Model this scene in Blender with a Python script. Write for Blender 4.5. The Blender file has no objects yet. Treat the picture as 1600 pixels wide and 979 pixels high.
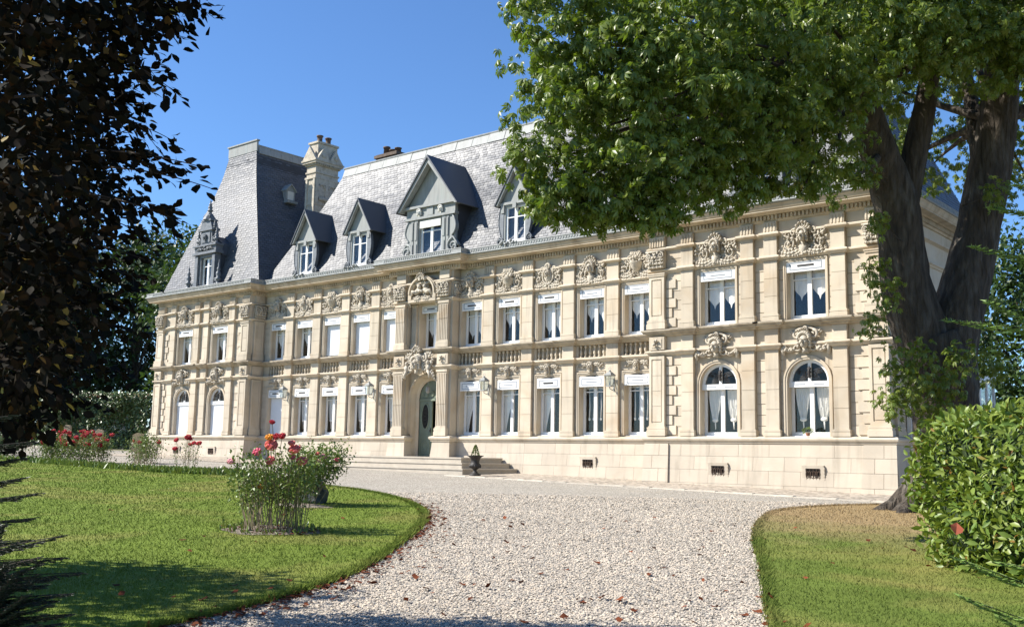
import bpy, math, random
import numpy as np
from mathutils import Vector, Matrix

# ------------------------------------------------------------------ camera, sky, sun, exposure
S = bpy.context.scene
COL = S.collection
CAM = np.array([29.712, -29.996, 0.783])
FW = np.array([-0.63941746, 0.75661224, 0.13668659])
RT = np.array([0.76529902, 0.64340758, 0.01854977])
UP = np.array([0.0739102, -0.11646716, 0.99044065])
cd = bpy.data.cameras.new('camera'); co = bpy.data.objects.new('camera', cd); COL.objects.link(co)
cd.sensor_width = 36.0; cd.lens = 1613.39 * 36 / 1600; cd.clip_start = 0.1; cd.clip_end = 2000
co.matrix_world = Matrix(((RT[0], UP[0], -FW[0], CAM[0]), (RT[1], UP[1], -FW[1], CAM[1]), (RT[2], UP[2], -FW[2], CAM[2]), (0, 0, 0, 1)))
S.camera = co
SUN_EL = math.radians(40); SUN_H = (-0.78, -0.626)
w = bpy.data.worlds.new('World'); S.world = w; w.use_nodes = True
nt = w.node_tree; nt.nodes.clear()
sk = nt.nodes.new('ShaderNodeTexSky'); sk.sky_type = 'NISHITA'; sk.sun_disc = False
sk.sun_elevation = SUN_EL; sk.sun_rotation = math.atan2(SUN_H[0], SUN_H[1]); sk.air_density = 1.0; sk.dust_density = 0.0; sk.ozone_density = 10.0
bg = nt.nodes.new('ShaderNodeBackground'); bg.inputs[1].default_value = 0.101
wo = nt.nodes.new('ShaderNodeOutputWorld')
nt.links.new(sk.outputs[0], bg.inputs[0]); nt.links.new(bg.outputs[0], wo.inputs[0])
sd = bpy.data.lights.new('sun', 'SUN'); so = bpy.data.objects.new('sun', sd); COL.objects.link(so)
sd.energy = 5.0; sd.angle = math.radians(0.53); sd.color = (1.0, 0.95, 0.87)
so.rotation_mode = 'QUATERNION'
so.rotation_quaternion = Vector((-SUN_H[0]*math.cos(SUN_EL), -SUN_H[1]*math.cos(SUN_EL), -math.sin(SUN_EL))).to_track_quat('-Z', 'Y')
so.location = (0, -30, 60)
S.view_settings.view_transform = 'Standard'; S.view_settings.look = 'None'; S.view_settings.gamma = 1.0
S.view_settings.exposure = 0.93; S.view_settings.use_curve_mapping = False
S.render.engine = 'CYCLES'; S.cycles.max_bounces = 6; S.cycles.transparent_max_bounces = 12
S.render.resolution_x = 1024; S.render.resolution_y = 626

rng = np.random.default_rng(7); random.seed(7)
def gz(x, y): return 0.2376 - 0.0165*x + 0.0176*y      # the ground falls gently towards the camera and to the right

# ------------------------------------------------------------------ materials
def nd(t, ty, **kw):
    n = t.nodes.new(ty)
    for k, v in kw.items(): setattr(n, k, v)
    return n
def mat(name, col, col2=None, rough=0.8, noise=0.0, nscale=3.0, island=0.0, objr=0.0, bump=0.0, bscale=60.0, bdist=0.01, spec=0.3, metal=0.0, stain=None, stain_amt=0.0, stain_scale=1.0, streak=0.0, trans=0.0, transcol=None, voro=0.0, zsc=1.0):
    m = bpy.data.materials.new(name); m.use_nodes = True; t = m.node_tree; t.nodes.clear(); L = t.links.new
    out = nd(t, 'ShaderNodeOutputMaterial'); p = nd(t, 'ShaderNodeBsdfPrincipled')
    p.inputs['Roughness'].default_value = rough; p.inputs['Metallic'].default_value = metal; p.inputs['Specular IOR Level'].default_value = spec
    geo = nd(t, 'ShaderNodeNewGeometry')
    pos = geo.outputs['Position']
    if zsc != 1.0:
        vm = nd(t, 'ShaderNodeVectorMath', operation='MULTIPLY'); vm.inputs[1].default_value = (1, 1, zsc); L(pos, vm.inputs[0]); pos = vm.outputs[0]
    rgb = nd(t, 'ShaderNodeRGB'); rgb.outputs[0].default_value = (*col, 1); c = rgb.outputs[0]
    def mul(a, b, op='MULTIPLY'):
        n = nd(t, 'ShaderNodeMath', operation=op)
        for i, x in enumerate((a, b)):
            if isinstance(x, (int, float)): n.inputs[i].default_value = x
            else: L(x, n.inputs[i])
        return n.outputs[0]
    def mix(f, a, b, bt='MIX'):
        n = nd(t, 'ShaderNodeMix', data_type='RGBA', blend_type=bt)
        if isinstance(f, (int, float)): n.inputs[0].default_value = f
        else: L(f, n.inputs[0])
        for i, x in ((6, a), (7, b)):
            if isinstance(x, tuple): n.inputs[i].default_value = (*x, 1)
            else: L(x, n.inputs[i])
        return n.outputs[2]
    def noi(sc, det=4, dist=0.0):
        n = nd(t, 'ShaderNodeTexNoise'); n.inputs['Scale'].default_value = sc; n.inputs['Detail'].default_value = det; n.inputs['Distortion'].default_value = dist
        L(pos, n.inputs['Vector']); return n.outputs[0]
    def ramp(x, a, b):
        n = nd(t, 'ShaderNodeMapRange'); n.inputs[1].default_value = a; n.inputs[2].default_value = b; L(x, n.inputs[0]); return n.outputs[0]
    if col2 is not None: c = mix(geo.outputs['Random Per Island'], c, col2)
    if stain is not None:
        f = mul(ramp(noi(stain_scale, 6, 0.6), 0.5, 0.72), stain_amt); c = mix(f, c, stain)
    if streak:
        vs = nd(t, 'ShaderNodeVectorMath', operation='MULTIPLY'); vs.inputs[1].default_value = (4.5, 4.5, 0.35); L(geo.outputs['Position'], vs.inputs[0]); sn = nd(t, 'ShaderNodeTexNoise'); sn.inputs['Scale'].default_value = 1.0; sn.inputs['Detail'].default_value = 6; L(vs.outputs[0], sn.inputs['Vector']); c = mix(mul(ramp(sn.outputs[0], 0.54, 0.74), streak), c, (0.17, 0.14, 0.105))
    hv = None
    def val(x, amt):   # 1 + amt*(x-.5)*2
        return mul(mul(mul(x, 0.5, 'SUBTRACT'), 2*amt), 1.0, 'ADD')
    for x, a in ((noi(nscale, 5) if noise else None, noise*2), (geo.outputs['Random Per Island'] if island else None, island)):
        if a: v = val(x, a); hv = v if hv is None else mul(hv, v)
    if objr:
        oi = nd(t, 'ShaderNodeObjectInfo'); v = val(oi.outputs['Random'], objr); hv = v if hv is None else mul(hv, v)
    if voro:
        vn = nd(t, 'ShaderNodeTexVoronoi'); vn.inputs['Scale'].default_value = bscale; L(geo.outputs['Position'], vn.inputs['Vector'])
        sp = nd(t, 'ShaderNodeSeparateColor'); L(vn.outputs['Color'], sp.inputs[0]); v = val(sp.outputs[0], voro); hv = v if hv is None else mul(hv, v)
    if hv is not None:
        h = nd(t, 'ShaderNodeHueSaturation'); L(c, h.inputs['Color']); L(hv, h.inputs['Value']); c = h.outputs[0]
    L(c, p.inputs['Base Color'])
    if bump:
        b = nd(t, 'ShaderNodeBump'); b.inputs['Strength'].default_value = bump; b.inputs['Distance'].default_value = bdist
        if voro: L(vn.outputs['Distance'], b.inputs['Height']); b.invert = True
        else: L(noi(bscale, 6), b.inputs['Height'])
        L(b.outputs[0], p.inputs['Normal'])
    if trans:
        tr = nd(t, 'ShaderNodeBsdfTranslucent'); ms = nd(t, 'ShaderNodeMixShader'); ms.inputs[0].default_value = trans
        if transcol: L(mix(1.0, c, transcol, 'MULTIPLY'), tr.inputs[0])
        else: L(c, tr.inputs[0])
        L(p.outputs[0], ms.inputs[1]); L(tr.outputs[0], ms.inputs[2]); L(ms.outputs[0], out.inputs[0])
    else: L(p.outputs[0], out.inputs[0])
    return m
def glass_mat(name, tint, refl=1.0):
    m = bpy.data.materials.new(name); m.use_nodes = True; t = m.node_tree; t.nodes.clear(); L = t.links.new
    out = nd(t, 'ShaderNodeOutputMaterial'); g = nd(t, 'ShaderNodeBsdfGlossy'); g.inputs['Roughness'].default_value = 0.02
    tr = nd(t, 'ShaderNodeBsdfTransparent'); tr.inputs[0].default_value = (*tint, 1)
    lw = nd(t, 'ShaderNodeLayerWeight'); lw.inputs[0].default_value = 0.5; pw = nd(t, 'ShaderNodeMath', operation='POWER'); L(lw.outputs['Facing'], pw.inputs[0]); pw.inputs[1].default_value = 4.0; fr = nd(t, 'ShaderNodeMath', operation='MULTIPLY_ADD'); L(pw.outputs[0], fr.inputs[0]); fr.inputs[1].default_value = 0.85; fr.inputs[2].default_value = 0.035
    n = nd(t, 'ShaderNodeTexNoise'); n.inputs['Scale'].default_value = 2.5; geo = nd(t, 'ShaderNodeNewGeometry'); L(geo.outputs['Position'], n.inputs['Vector'])
    b = nd(t, 'ShaderNodeBump'); b.inputs['Strength'].default_value = 0.08; b.inputs['Distance'].default_value = 0.05; L(n.outputs[0], b.inputs['Height']); L(b.outputs[0], g.inputs['Normal'])
    ms = nd(t, 'ShaderNodeMixShader'); L(fr.outputs[0], ms.inputs[0]); L(tr.outputs[0], ms.inputs[1]); L(g.outputs[0], ms.inputs[2]); L(ms.outputs[0], out.inputs[0])
    return m
M = {}
ST = (0.53, 0.46, 0.358)
M['stone'] = mat('limestone', ST, rough=0.9, noise=0.10, nscale=1.3, objr=0.09, island=0.05, bump=0.35, bscale=30, bdist=0.008, spec=0.15, stain=(0.42, 0.30, 0.18), stain_amt=0.45, stain_scale=0.9, streak=0.38)
M['stone_block'] = mat('limestone_block', (0.535, 0.466, 0.366), rough=0.9, noise=0.09, nscale=2.0, objr=0.10, island=0.09, bump=0.3, bscale=35, bdist=0.006, spec=0.15, stain=(0.42, 0.315, 0.2), stain_amt=0.4, stain_scale=1.6, streak=0.22)
M['stone_carved'] = mat('carved_limestone', (0.50, 0.447, 0.362), rough=0.92, noise=0.16, nscale=6, bump=0.7, bscale=45, bdist=0.015, spec=0.12, stain=(0.26, 0.215, 0.16), stain_amt=0.6, stain_scale=5)
M['plinth'] = mat('plinth_limestone', (0.495, 0.432, 0.345), rough=0.92, noise=0.08, nscale=1.5, objr=0.06, island=0.05, bump=0.3, bscale=40, bdist=0.006, spec=0.12, stain=(0.42, 0.35, 0.27), stain_amt=0.45, stain_scale=1.2, streak=0.28)
M['step'] = mat('worn_step_stone', (0.46, 0.41, 0.335), rough=0.9, noise=0.12, nscale=2, bump=0.4, bscale=30, spec=0.15, stain=(0.3, 0.26, 0.21), stain_amt=0.5, stain_scale=2)
M['cornice'] = mat('cornice_limestone', (0.475, 0.40, 0.295), rough=0.9, noise=0.15, nscale=2.0, bump=0.35, bscale=25, spec=0.12, stain=(0.26, 0.18, 0.10), stain_amt=0.5, stain_scale=1.5, streak=0.4)
M['ledge'] = mat('weathered_ledge_stone', (0.40, 0.345, 0.265), rough=0.92, noise=0.2, nscale=2.5, bump=0.4, bscale=25, spec=0.1, stain=(0.17, 0.135, 0.10), stain_amt=0.65, stain_scale=2.0, streak=0.4)
M['slate'] = mat('slate', (0.085, 0.09, 0.10), rough=0.49, noise=0.06, nscale=0.8, island=0.15, bump=0.25, bscale=25, bdist=0.006, spec=0.44, stain=(0.12, 0.115, 0.105), stain_amt=0.22, stain_scale=1.1)
M['slate_dark'] = mat('slate_underlay', (0.05, 0.053, 0.06), rough=0.8, noise=0.2, nscale=2)
M['zinc'] = mat('zinc', (0.29, 0.295, 0.28), rough=0.6, noise=0.2, nscale=6, spec=0.25, metal=0.0, bump=0.15, bscale=8, stain=(0.2, 0.23, 0.22), stain_amt=0.6, stain_scale=6, zsc=0.15)
M['lead'] = mat('weathered_lead', (0.16, 0.17, 0.18), rough=0.55, noise=0.25, nscale=6, metal=0.2, bump=0.4, bscale=30)
M['white'] = mat('white_paint', (0.78, 0.78, 0.76), rough=0.45, noise=0.03, nscale=4, spec=0.4)
M['offwhite'] = mat('aged_white_paint', (0.66, 0.64, 0.58), rough=0.55, noise=0.05, nscale=4)
M['grey_line'] = mat('grey_paint', (0.36, 0.38, 0.41), rough=0.6)
M['shutter'] = mat('roller_shutter_white', (0.70, 0.72, 0.74), rough=0.5, noise=0.03, nscale=5)
M['curtain'] = mat('white_voile', (0.86, 0.82, 0.74), rough=0.9, noise=0.04, nscale=8, trans=0.08)
M['glass'] = glass_mat('window_glass', (0.99, 0.995, 1.0))
M['lampglass'] = glass_mat('lantern_glass', (0.8, 0.85, 0.86))
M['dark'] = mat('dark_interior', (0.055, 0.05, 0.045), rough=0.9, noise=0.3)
M['iron'] = mat('cast_iron', (0.035, 0.03, 0.027), rough=0.6, noise=0.35, nscale=10, spec=0.4, bump=0.4, bscale=60)
M['rust'] = mat('rusty_iron', (0.11, 0.075, 0.055), rough=0.75, noise=0.4, nscale=12, bump=0.5, bscale=50)
M['door'] = mat('green_door_paint', (0.185, 0.22, 0.16), rough=0.5, noise=0.15, nscale=3, spec=0.4, stain=(0.09, 0.11, 0.08), stain_amt=0.5, stain_scale=3)
M['gravel'] = mat('gravel', (0.37, 0.335, 0.28), rough=0.95, noise=0.07, nscale=0.7, voro=0.55, bscale=38, bump=1.0, bdist=0.02, spec=0.1, stain=(0.36, 0.31, 0.25), stain_amt=0.35, stain_scale=0.6)
M['pebble'] = mat('gravel_stone', (0.53, 0.475, 0.40), col2=(0.39, 0.325, 0.25), rough=0.9, noise=0.12, nscale=0.6, island=0.42, spec=0.15)
M['paving'] = mat('cobble_paving', (0.36, 0.31, 0.25), rough=0.95, noise=0.15, nscale=2, voro=0.4, bscale=9, bump=0.8, bdist=0.02, spec=0.1)
M['kerb'] = mat('kerb_stone', (0.52, 0.47, 0.39), rough=0.95, noise=0.2, nscale=3, objr=0.15, bump=0.5, bscale=30)
M['soil'] = mat('dry_soil', (0.20, 0.165, 0.13), rough=1, noise=0.35, nscale=9, bump=1, bscale=25, bdist=0.03)
M['earth'] = mat('dry_ground', (0.16, 0.15, 0.085), rough=1, noise=0.3, nscale=2, bump=0.8, bscale=14, bdist=0.03)
M['bark'] = mat('chestnut_bark', (0.062, 0.050, 0.038), rough=0.95, noise=0.5, nscale=9, bump=1.0, bscale=13, bdist=0.16, stain=(0.16, 0.145, 0.12), stain_amt=0.6, stain_scale=5, zsc=0.22)
M['twig'] = mat('twig_bark', (0.06, 0.045, 0.035), rough=0.9, noise=0.3, nscale=10)
M['stem'] = mat('rose_stem', (0.30, 0.225, 0.15), col2=(0.17, 0.16, 0.08), rough=0.8, noise=0.2)
M['chestnut'] = mat('chestnut_leaf', (0.205, 0.25, 0.036), col2=(0.072, 0.112, 0.018), rough=0.40, island=0.35, spec=0.42, trans=0.30, transcol=(1.3, 1.5, 0.6))
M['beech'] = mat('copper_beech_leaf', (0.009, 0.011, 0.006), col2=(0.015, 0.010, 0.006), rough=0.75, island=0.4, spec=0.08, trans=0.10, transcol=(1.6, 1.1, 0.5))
M['autumn'] = mat('turned_leaf', (0.30, 0.15, 0.03), col2=(0.22, 0.2, 0.04), rough=0.6, island=0.3, trans=0.4)
M['laurel'] = mat('hedge_leaf', (0.265, 0.33, 0.058), col2=(0.075, 0.13, 0.025), rough=0.42, island=0.3, spec=0.32, trans=0.2, transcol=(1.2, 1.2, 0.6))
M['darkleaf'] = mat('dark_leaf', (0.045, 0.075, 0.02), col2=(0.03, 0.055, 0.017), rough=0.5, island=0.35, spec=0.35, trans=0.2, transcol=(1.2, 1.3, 0.6))
M['midleaf'] = mat('mid_leaf', (0.06, 0.10, 0.024), col2=(0.04, 0.075, 0.022), rough=0.45, island=0.35, spec=0.4, trans=0.25, transcol=(1.2, 1.3, 0.6))
M['ivy'] = mat('ivy_leaf', (0.12, 0.165, 0.05), col2=(0.06, 0.10, 0.03), rough=0.35, island=0.3, spec=0.5, trans=0.15)
M['yew'] = mat('yew_needle', (0.022, 0.04, 0.016), col2=(0.014, 0.028, 0.012), rough=0.5, island=0.3, trans=0.1)
M['fir'] = mat('young_conifer_needle', (0.20, 0.30, 0.06), col2=(0.14, 0.23, 0.05), rough=0.5, island=0.25, trans=0.25)
M['roseleaf'] = mat('rose_leaf', (0.20, 0.26, 0.045), col2=(0.085, 0.135, 0.028), rough=0.4, island=0.3, spec=0.45, trans=0.2)
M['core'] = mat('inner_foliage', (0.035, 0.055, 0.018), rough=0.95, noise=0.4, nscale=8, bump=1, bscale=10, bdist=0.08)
M['red'] = mat('red_rose', (0.50, 0.018, 0.03), rough=0.55, island=0.25, trans=0.2)
M['coral'] = mat('coral_rose', (0.92, 0.27, 0.16), col2=(0.88, 0.20, 0.22), rough=0.55, island=0.2, trans=0.2)
M['pink'] = mat('pink_rose', (0.74, 0.36, 0.38), rough=0.55, island=0.15, trans=0.2)
M['orange'] = mat('amber_rose', (0.80, 0.33, 0.03), rough=0.55, island=0.15, trans=0.2)
M['litter'] = mat('fallen_leaf', (0.20, 0.052, 0.02), col2=(0.085, 0.032, 0.016), rough=0.9, island=0.4, objr=0.5, spec=0.1)
M['rock'] = mat('dark_rock', (0.05, 0.06, 0.06), rough=0.6, noise=0.4, nscale=6, bump=0.8, bscale=10, bdist=0.03)
M['post'] = mat('pale_timber', (0.46, 0.36, 0.23), rough=0.85, noise=0.15, nscale=8, objr=0.1, bump=0.3, bscale=30)
M['panel'] = mat('grey_boarding', (0.10, 0.105, 0.11), rough=0.8, noise=0.2, nscale=3)
M['brick'] = mat('old_brick', (0.13, 0.098, 0.075), rough=0.9, noise=0.3, nscale=6, bump=0.5, bscale=20)
M['tile'] = mat('roof_tile', (0.24, 0.12, 0.07), rough=0.9, noise=0.25, nscale=5)
M['carpaint'] = mat('dark_car_paint', (0.012, 0.016, 0.014), rough=0.25, spec=0.6)
M['tyre'] = mat('tyre_rubber', (0.02, 0.02, 0.02), rough=0.9)
M['terracotta'] = mat('terracotta', (0.35, 0.16, 0.09), rough=0.85, noise=0.2)

def grass_mat(name, dry):
    k_ = 0.82 if dry else 1.0
    m = mat(name, (0.172*k_, 0.226*k_, 0.036), col2=(0.128*k_, 0.176*k_, 0.029), rough=0.8, noise=0.14, nscale=1.2, island=0.22, spec=0.08, bump=0.7, bscale=70, bdist=0.02, stain=(0.30, 0.25, 0.085), stain_amt=0.6, stain_scale=0.45)
    if dry:   # scorched patch round the tree's foot
        t = m.node_tree; L = t.links.new; p = [n for n in t.nodes if n.type == 'BSDF_PRINCIPLED'][0]
        src = p.inputs['Base Color'].links[0].from_socket
        geo = nd(t, 'ShaderNodeNewGeometry'); sp = nd(t, 'ShaderNodeSeparateXYZ'); L(geo.outputs['Position'], sp.inputs[0])
        n = nd(t, 'ShaderNodeTexNoise'); n.inputs['Scale'].default_value = 0.9; n.inputs['Detail'].default_value = 5; L(geo.outputs['Position'], n.inputs['Vector'])
        a = nd(t, 'ShaderNodeMath', operation='MULTIPLY_ADD'); a.inputs[1].default_value = 5.0; L(n.outputs[0], a.inputs[0]); L(sp.outputs[1], a.inputs[2])
        r = nd(t, 'ShaderNodeMapRange'); r.inputs[1].default_value = -13.6; r.inputs[2].default_value = -8.8; L(a.outputs[0], r.inputs[0])
        mx = nd(t, 'ShaderNodeMix', data_type='RGBA'); L(r.outputs[0], mx.inputs[0]); L(src, mx.inputs[6]); mx.inputs[7].default_value = (0.31, 0.225, 0.115, 1); L(mx.outputs[2], p.inputs['Base Color'])
    return m
M['grass'] = grass_mat('lawn_grass', False); M['grass_dry'] = grass_mat('lawn_grass_scorched', True)

# ------------------------------------------------------------------ mesh helpers
def link(o, parent=None):
    COL.objects.link(o)
    if parent is not None: o.parent = parent
    return o
def tag(o, label=None, cat=None, group=None, kind=None):
    for k, v in (('label', label), ('category', cat), ('group', group), ('kind', kind)):
        if v: o[k] = v
    return o
def empty(name, loc=(0, 0, 0), rz=0.0, **kw):
    o = bpy.data.objects.new(name, None); o.empty_display_size = 0.2; link(o); o.location = loc; o.rotation_euler = (0, 0, rz)
    return tag(o, **kw)
def inst(name, me, parent=None, loc=(0, 0, 0), rot=(0, 0, 0), scale=(1, 1, 1)):
    o = bpy.data.objects.new(name, me); link(o, parent); o.location = loc; o.rotation_euler = rot; o.scale = scale
    return o
def mesh_np(name, V, F, m, smooth=False):
    V = np.ascontiguousarray(V, dtype=np.float32); F = np.ascontiguousarray(F, dtype=np.int32); k = F.shape[1]
    me = bpy.data.meshes.new(name); me.vertices.add(len(V)); me.vertices.foreach_set('co', V.ravel())
    me.loops.add(F.size); me.loops.foreach_set('vertex_index', F.ravel())
    me.polygons.add(len(F)); me.polygons.foreach_set('loop_start', np.arange(0, F.size, k, dtype=np.int32))
    if smooth: me.polygons.foreach_set('use_smooth', np.ones(len(F), dtype=bool))
    me.update(calc_edges=True); me.materials.append(m); return me
def rotm(ax, ay, az):
    return np.array(Matrix.Rotation(az, 3, 'Z') @ Matrix.Rotation(ay, 3, 'Y') @ Matrix.Rotation(ax, 3, 'X'))
class MB:
    def __init__(s): s.v = []; s.f = []
    def add(s, V, F):
        o = len(s.v); s.v.extend([tuple(map(float, p)) for p in V]); s.f.extend([tuple(int(i)+o for i in f) for f in F]); return s
    def box(s, x0, x1, y0, y1, z0, z1):
        return s.add([(x0,y0,z0),(x1,y0,z0),(x1,y1,z0),(x0,y1,z0),(x0,y0,z1),(x1,y0,z1),(x1,y1,z1),(x0,y1,z1)],
                     [(0,3,2,1),(4,5,6,7),(0,1,5,4),(1,2,6,5),(2,3,7,6),(3,0,4,7)])
    def prism(s, poly, y0, y1):      # polygon in (x,z), extruded from y0 (front) to y1
        n = len(poly); V = [(x, y0, z) for x, z in poly] + [(x, y1, z) for x, z in poly]
        return s.add(V, [tuple(range(n)), tuple(range(2*n-1, n-1, -1))] + [(i, n+i, n+(i+1) % n, (i+1) % n) for i in range(n)])
    def prism_x(s, poly, x0, x1):    # polygon in (y,z), extruded along x
        n = len(poly); V = [(x0, y, z) for y, z in poly] + [(x1, y, z) for y, z in poly]
        return s.add(V, [tuple(range(n)), tuple(range(2*n-1, n-1, -1))] + [(i, n+i, n+(i+1) % n, (i+1) % n) for i in range(n)])
    def strip(s, A, B):              # quads between two point rows
        n = len(A); return s.add(list(A)+list(B), [(i, i+1, n+i+1, n+i) for i in range(n-1)])
    def ell(s, c, r, seg=8, ring=5, R=None):
        V = [(0, 0, 1)]
        for j in range(1, ring):
            a = math.pi*j/ring
            for i in range(seg):
                b = 2*math.pi*i/seg; V.append((math.sin(a)*math.cos(b), math.sin(a)*math.sin(b), math.cos(a)))
        V.append((0, 0, -1)); V = np.array(V)*np.array(r)
        if R is not None: V = V @ np.asarray(R).T
        V = V+np.array(c); F = [(0, 1+i, 1+(i+1) % seg) for i in range(seg)]
        for j in range(ring-2):
            for i in range(seg):
                a = 1+j*seg; F.append((a+i, a+seg+i, a+seg+(i+1) % seg, a+(i+1) % seg))
        a = 1+(ring-2)*seg; F += [(a+i, len(V)-1, a+(i+1) % seg) for i in range(seg)]
        return s.add(V, F)
    def tube(s, pts, rad, seg=6):
        P = np.array(pts, float); n = len(P); rad = [rad]*n if isinstance(rad, (int, float)) else rad
        T = np.gradient(P, axis=0); V = []; u = None
        for i in range(n):
            t = T[i]/(np.linalg.norm(T[i])+1e-9)
            if u is None: u = np.cross(t, (0.3, 0.9, 0.2)); 
            u = u-t*(u@t); u /= np.linalg.norm(u)+1e-9; v = np.cross(t, u)
            for k in range(seg):
                a = 2*math.pi*k/seg; V.append(P[i]+rad[i]*(math.cos(a)*u+math.sin(a)*v))
        F = [(i*seg+k, i*seg+(k+1) % seg, (i+1)*seg+(k+1) % seg, (i+1)*seg+k) for i in range(n-1) for k in range(seg)]
        F += [tuple(range(seg-1, -1, -1)), tuple(range((n-1)*seg, n*seg))]
        return s.add(V, F)
    def lathe(s, prof, c=(0, 0, 0), seg=12):
        V = []; n = len(prof)
        for r, z in prof:
            for k in range(seg):
                a = 2*math.pi*(k+0.5)/seg; V.append((c[0]+r*math.cos(a), c[1]+r*math.sin(a), c[2]+z))
        F = [(i*seg+k, i*seg+(k+1) % seg, (i+1)*seg+(k+1) % seg, (i+1)*seg+k) for i in range(n-1) for k in range(seg)]
        F += [tuple(range(seg-1, -1, -1)), tuple(range((n-1)*seg, n*seg))]
        return s.add(V, F)
    def sweep(s, line, prof):        # line: plan points (x,y), outward on the left-hand normal; prof: (outward, z)
        N = []
        for a, b in zip(line[:-1], line[1:]):
            d = np.array(b)-np.array(a); d = d/np.linalg.norm(d); N.append(np.array((d[1], -d[0])))
        rows = []
        for o, z in prof:
            row = []
            for i, p in enumerate(line):
                if i == 0: m = N[0]
                elif i == len(line)-1: m = N[-1]
                else:
                    m = N[i-1]+N[i]
                    if abs(N[i-1] @ N[i]) > 0.5: m = N[i]
                row.append((p[0]+m[0]*o, p[1]+m[1]*o, z))
            rows.append(row)
        n = len(line); V = [p for r in rows for p in r]
        F = [(j*n+i, j*n+i+1, (j+1)*n+i+1, (j+1)*n+i) for j in range(len(rows)-1) for i in range(n-1)]
        return s.add(V, F)
    def mesh(s, name, m, smooth=False):
        me = bpy.data.meshes.new(name); me.from_pydata(s.v, [], s.f); me.materials.append(m)
        if smooth: me.polygons.foreach_set('use_smooth', np.ones(len(me.polygons), dtype=bool))
        me.update(); return me
    def build(s, name, m, parent=None, smooth=False, **kw):
        return inst(name, s.mesh(name, m, smooth), parent, **kw)
def smooth_by_angle(o): pass
# ------------------------------------------------------------------ the setting: ground, drive, lawns
def sheet(name, poly, dz, m, kind='structure', **kw):
    mb = MB(); mb.add([(x, y, gz(x, y)+dz) for x, y in poly], [tuple(range(len(poly)))]); o = mb.build(name, m); tag(o, kind=kind, **kw); return o
R_ = 400
sheet('ground', [(-R_, -R_), (R_, -R_), (R_, R_), (-R_, R_)], -0.02, M['earth'])
drive_poly = [(-70, -30), (60, -60), (60, 14), (22, 14), (22, 0.2), (-19.0, 0.2), (-70, 6)]
sheet('gravel_drive', drive_poly, 0.0, M['gravel'])
def smooth_line(P, n=4):
    P = np.array(P, float); out = []
    for i in range(len(P)-1):
        p0 = P[max(i-1, 0)]; p1 = P[i]; p2 = P[i+1]; p3 = P[min(i+2, len(P)-1)]
        for k in range(n):
            t = k/n; out.append(tuple(0.5*((2*p1)+(-p0+p2)*t+(2*p0-5*p1+4*p2-p3)*t*t+(-p0+3*p1-3*p2+p3)*t**3)))
    out.append(tuple(P[-1])); return out
EDGE_L = smooth_line([(-26, -10.6), (-11.45, -11.3), (-5.5, -11.5), (-0.62, -11.5), (1.0, -11.2), (3.13, -10.6), (5.8, -10.9), (8.1, -12.0), (9.6, -12.35), (11.27, -13.0), (13.34, -14.14), (15.07, -15.4), (16.5, -16.7), (17.86, -18.2), (19.07, -19.7), (20.89, -22.1), (21.78, -23.76), (22.3, -25.3), (23.0, -28.0), (23.5, -31.0)])
LAWN_L = EDGE_L + [(20, -45), (-40, -40)]
EDGE_R = smooth_line([(24.5, -3.2), (22.4, -4.4), (20.78, -5.6), (20.05, -7.2), (19.85, -8.6), (19.97, -9.9), (20.42, -11.3), (21.42, -13.6), (22.62, -16.0), (23.55, -17.7), (24.73, -19.95), (25.74, -21.85), (27.2, -24.2), (29.5, -27.0), (32.5, -30.0)])
LAWN_R = EDGE_R + [(48, -38), (48, -3.2)]
def lawn(name, poly, m):
    mb = MB(); n = len(poly)
    mb.add([(x, y, gz(x, y)+0.035) for x, y in poly], [tuple(range(n))])
    mb.strip([(x, y, gz(x, y)+0.035) for x, y in poly], [(x, y, gz(x, y)-0.03) for x, y in poly])
    o = mb.build(name, m); tag(o, kind='structure'); return o
lawn('lawn', LAWN_L, M['grass']); lawn('lawn', LAWN_R, M['grass_dry'])

# ------------------------------------------------------------------ the chateau
CH = empty('chateau', (0, 0, 0), label='long pale limestone chateau with steep slate roofs and carved facade', cat='chateau')
XA, XB, PJ, XC = 11.16, 19.12, 0.80, 15.14
BAYS = [2.28+1.95*k for k in range(5)]
PIERS = [BAYS[k]+0.975 for k in range(4)]
FRX, FRP = 1.62, 0.42         # frontispiece half width and projection
PILR = (-2.55, -0.40, 0.40, 2.55)
def pav(x): return XC+x
openings = []                 # (x0,x1,z0,z1,plane)
def wall_boxes(mb, x0, x1, z0, z1, ops, y0, y1):
    xs = sorted({x0, x1, *[v for o in ops for v in o[:2]]}); zs = sorted({z0, z1, *[v for o in ops for v in o[2:4]]})
    for a, b in zip(xs[:-1], xs[1:]):
        run = None
        for c, d in zip(zs[:-1], zs[1:]):
            hole = any(o[0] < (a+b)/2 < o[1] and o[2] < (c+d)/2 < o[3] for o in ops)
            if hole:
                if run: mb.box(a, b, y0, y1, *run)
                run = None
            else: run = (run[0] if run else c, d)
        if run: mb.box(a, b, y0, y1, *run)
ops_main = []
for s in (-1, 1):
    for b in BAYS:
        ops_main += [(s*b-0.54, s*b+0.54, 1.55, 3.72), (s*b-0.54, s*b+0.54, 5.05, 6.84), (s*b-0.60, s*b+0.60, 4.33, 4.80)]
ops_pav = []
for s in (-1, 1):
    for c in (-1.49, 1.49):
        x = s*(XC+c); ops_pav += [(x-0.655, x+0.655, 1.52, 3.82), (x-0.62, x+0.62, 5.05, 6.84)]
ops_fr = [(-0.85, 0.85, 0.3, 3.95), (-0.52, 0.52, 5.05, 6.86)]
WZ0, WZ1 = -0.5, 8.62
WALLS = {}
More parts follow.
